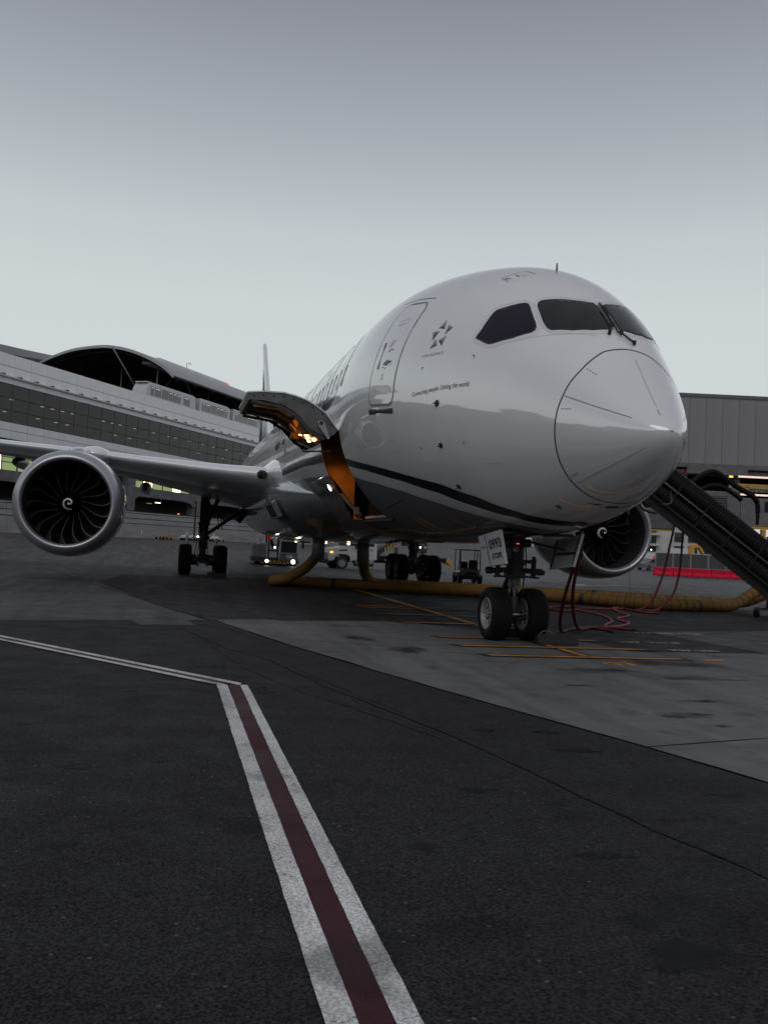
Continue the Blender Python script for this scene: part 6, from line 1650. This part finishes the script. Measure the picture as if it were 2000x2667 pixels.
mb = MB(); mb.beam((.4, .35, .5), (.4, .35, 2.2), .1); mb.beam((.4, -.25, .5), (.4, -.25, 1.9), .1); mb.beam((.6, .5, 1.5), (.6, .5, 2.3), .12); mb.mm((.3, -.3, .95), (.5, .4, 1.05)); obj('mast', mb, VEHD, ldv)
mb = MB(); mb.box((.75, .36, 2.0), (.06, .38, .62), 0, None, 1, .02); obj('red_panel', mb, mat('loader_red_glow', (.6, .03, .01), .5, emit=(1, .06, .01), estr=.35), ldv)
mb = MB(); pts = [(.6, -.12 - .30 * math.cos(t_), 1.75 - .55 * math.sin(t_)) for t_ in frange(0, math.pi, .3)]; mb.tube(pts, .10, 10); obj('hose_loop', mb, HOSE, ldv, 'all')
mb = MB(); mb.beam((.8, -1.5, 1.85), (.8, .1, 1.98), .05); mb.beam((.8, -.5, 1.95), (.8, -1.3, 1.8), .05); obj('guard_rail', mb, STEEL, ldv)
mb = MB(); mb.box((.5, -2.05, 1.82), (.08, .72, .42), 0, None, 1, .02); mb.beam((.5, -1.9, 1.2), (.5, -1.9, 1.6), .14); obj('mirror_board', mb, BLACK, ldv)
mb = MB(); mb.cyl((.9, .95, 1.4), (.9, .95, 1.85), .13, 14); obj('canister', mb, VEHW, ldv, 35)
for y in (.95, -1.35):
    for x in (1.0, 3.9): wheelv(ldv, x, y, .40, .28)
for y, z in ((.0, 1.05),):
    mb = MB(); mb.box((.26, y - .05, z + .18), (.03, .1, .1)); obj('work_lamp', mb, WHITE_LAMP, ldv)
# open service cart beside the nose gear
gc = thing('service_cart', 'small dark open-sided service cart with a roof canopy left of the nose gear', 'cart', (32.9, -8.35, 0), R(-8))
mb = MB(); mb.box((.0, 0, .52), (.5, 1.1, .42), 0, None, .85, .08); mb.box((.95, 0, .42), (1.6, 1.15, .3), 0, None, 1, .05); obj('body', mb, VEHG, gc)
mb = MB(); mb.box((-.26, 0, .5), (.03, .62, .14), 0, None, 1, .01); mb.box((-.05, 0, .30), (.5, 1.0, .2), 0, None, 1, .04); obj('front_grille', mb, VEHD, gc)
mb = MB()
for y in (.5, -.5):
    mb.tube([(-.05, y, .6), (.1, y, 1.62)], .025, 8); mb.tube([(.75, y, .6), (.55, y * .9, 1.05), (.55, y * .9, 1.62)], .025, 8); mb.tube([(1.6, y, .5), (1.6, y, 1.62)], .025, 8)
mb.tube([(0, .5, 1.02), (0, -.5, 1.02)], .02, 8); obj('canopy_frame', mb, VEHD, gc, 'all')
mb = MB(); mb.box((.8, 0, 1.66), (1.9, 1.15, .06), 0, None, .97, .02); obj('canopy', mb, VEHD, gc)
mb = MB(); mb.box((.62, .22, .82), (.14, .42, .5), 0, None, .9, .05); mb.box((.62, -.25, .86), (.14, .46, .6), 0, None, .9, .05); obj('seat_back', mb, BLACK, gc)
mb = MB(); mb.tube([(.12 + .04 * math.sin(a), .2 + .15 * math.cos(a), .85 + .12 * math.sin(a)) for a in frange(0, 6.28, .4)], .015, 6); obj('steering_wheel', mb, BLACK, gc)
for x in (0, 1.5):
    for y in (.5, -.5): wheelv(gc, x, y, .24, .2)
# baggage dollies along the blast wall
def dolly(t, off, L, m, label, load=0):
    p = TP0 + TDIR * t - TNOR * off
    d = thing('baggage_dolly', label, 'dolly', (p.x, p.y, gz(p.x, p.y)), -TA, 'dollies parked along the blast wall')
    mb = MB(); mb.mm((0, -.8, .42), (L, .8, .56)); mb.mm((0, -.82, .56), (L, -.76, .64)); mb.beam((L, 0, .5), (L + .5, 0, .75), .08); obj('deck', mb, m, d)
    mb = MB(); mb.tube([(L, .6, .5), (L + .4, .7, 1.5)], .03, 6); obj('tow_bar', mb, m, d)
    for x in (.4, L / 2, L - .4):
        for y in (-.6, .6):
            mb = MB(); mb.lathe([(-.08, .08), (-.08, .2), (.08, .2), (.08, .08)], (x, y, .2), 'y', 12); obj('wheel', mb, BLACK, d)
    for k in range(load):
        mb = MB(); mb.box((.6 + k * 1.0, 0, .72), (.8, 1.2, .3), .1 * k, None, .85, .06); obj('load', mb, VEHW, d)
dolly(-8.0, 7.0, 3.0, ORANGE, 'orange flat dolly just right of the left engine')
dolly(-1.0, 7.0, 1.9, VEHW, 'white flat dolly left of the landing gear, nearest its engine side', 1)
dolly(1.6, 7.0, 2.6, VEHW, 'white flat dolly left of the landing gear carrying pale loads', 2)
dolly(7.3, 7.6, 1.4, VEHW, 'white flat dolly just right of the landing gear leg', 1)
dolly(9.8, 6.0, 3.3, SAFETY, 'yellow flat dolly right of the landing gear')
# a few small lamps along the distant apron
for i, (x, y, z, lab) in enumerate(((64, -5.2, .12, 'small edge lamp on the apron left of the truck'),)):
    e = thing('edge_lamp', lab, 'lamp', (x, y, 0)); mb = MB(); mb.lathe([(0, .12), (.1, .1), (.14, .01)], (0, 0, 0), 'z', 12); obj('lens', mb, WARM_LAMP, e, 'all')
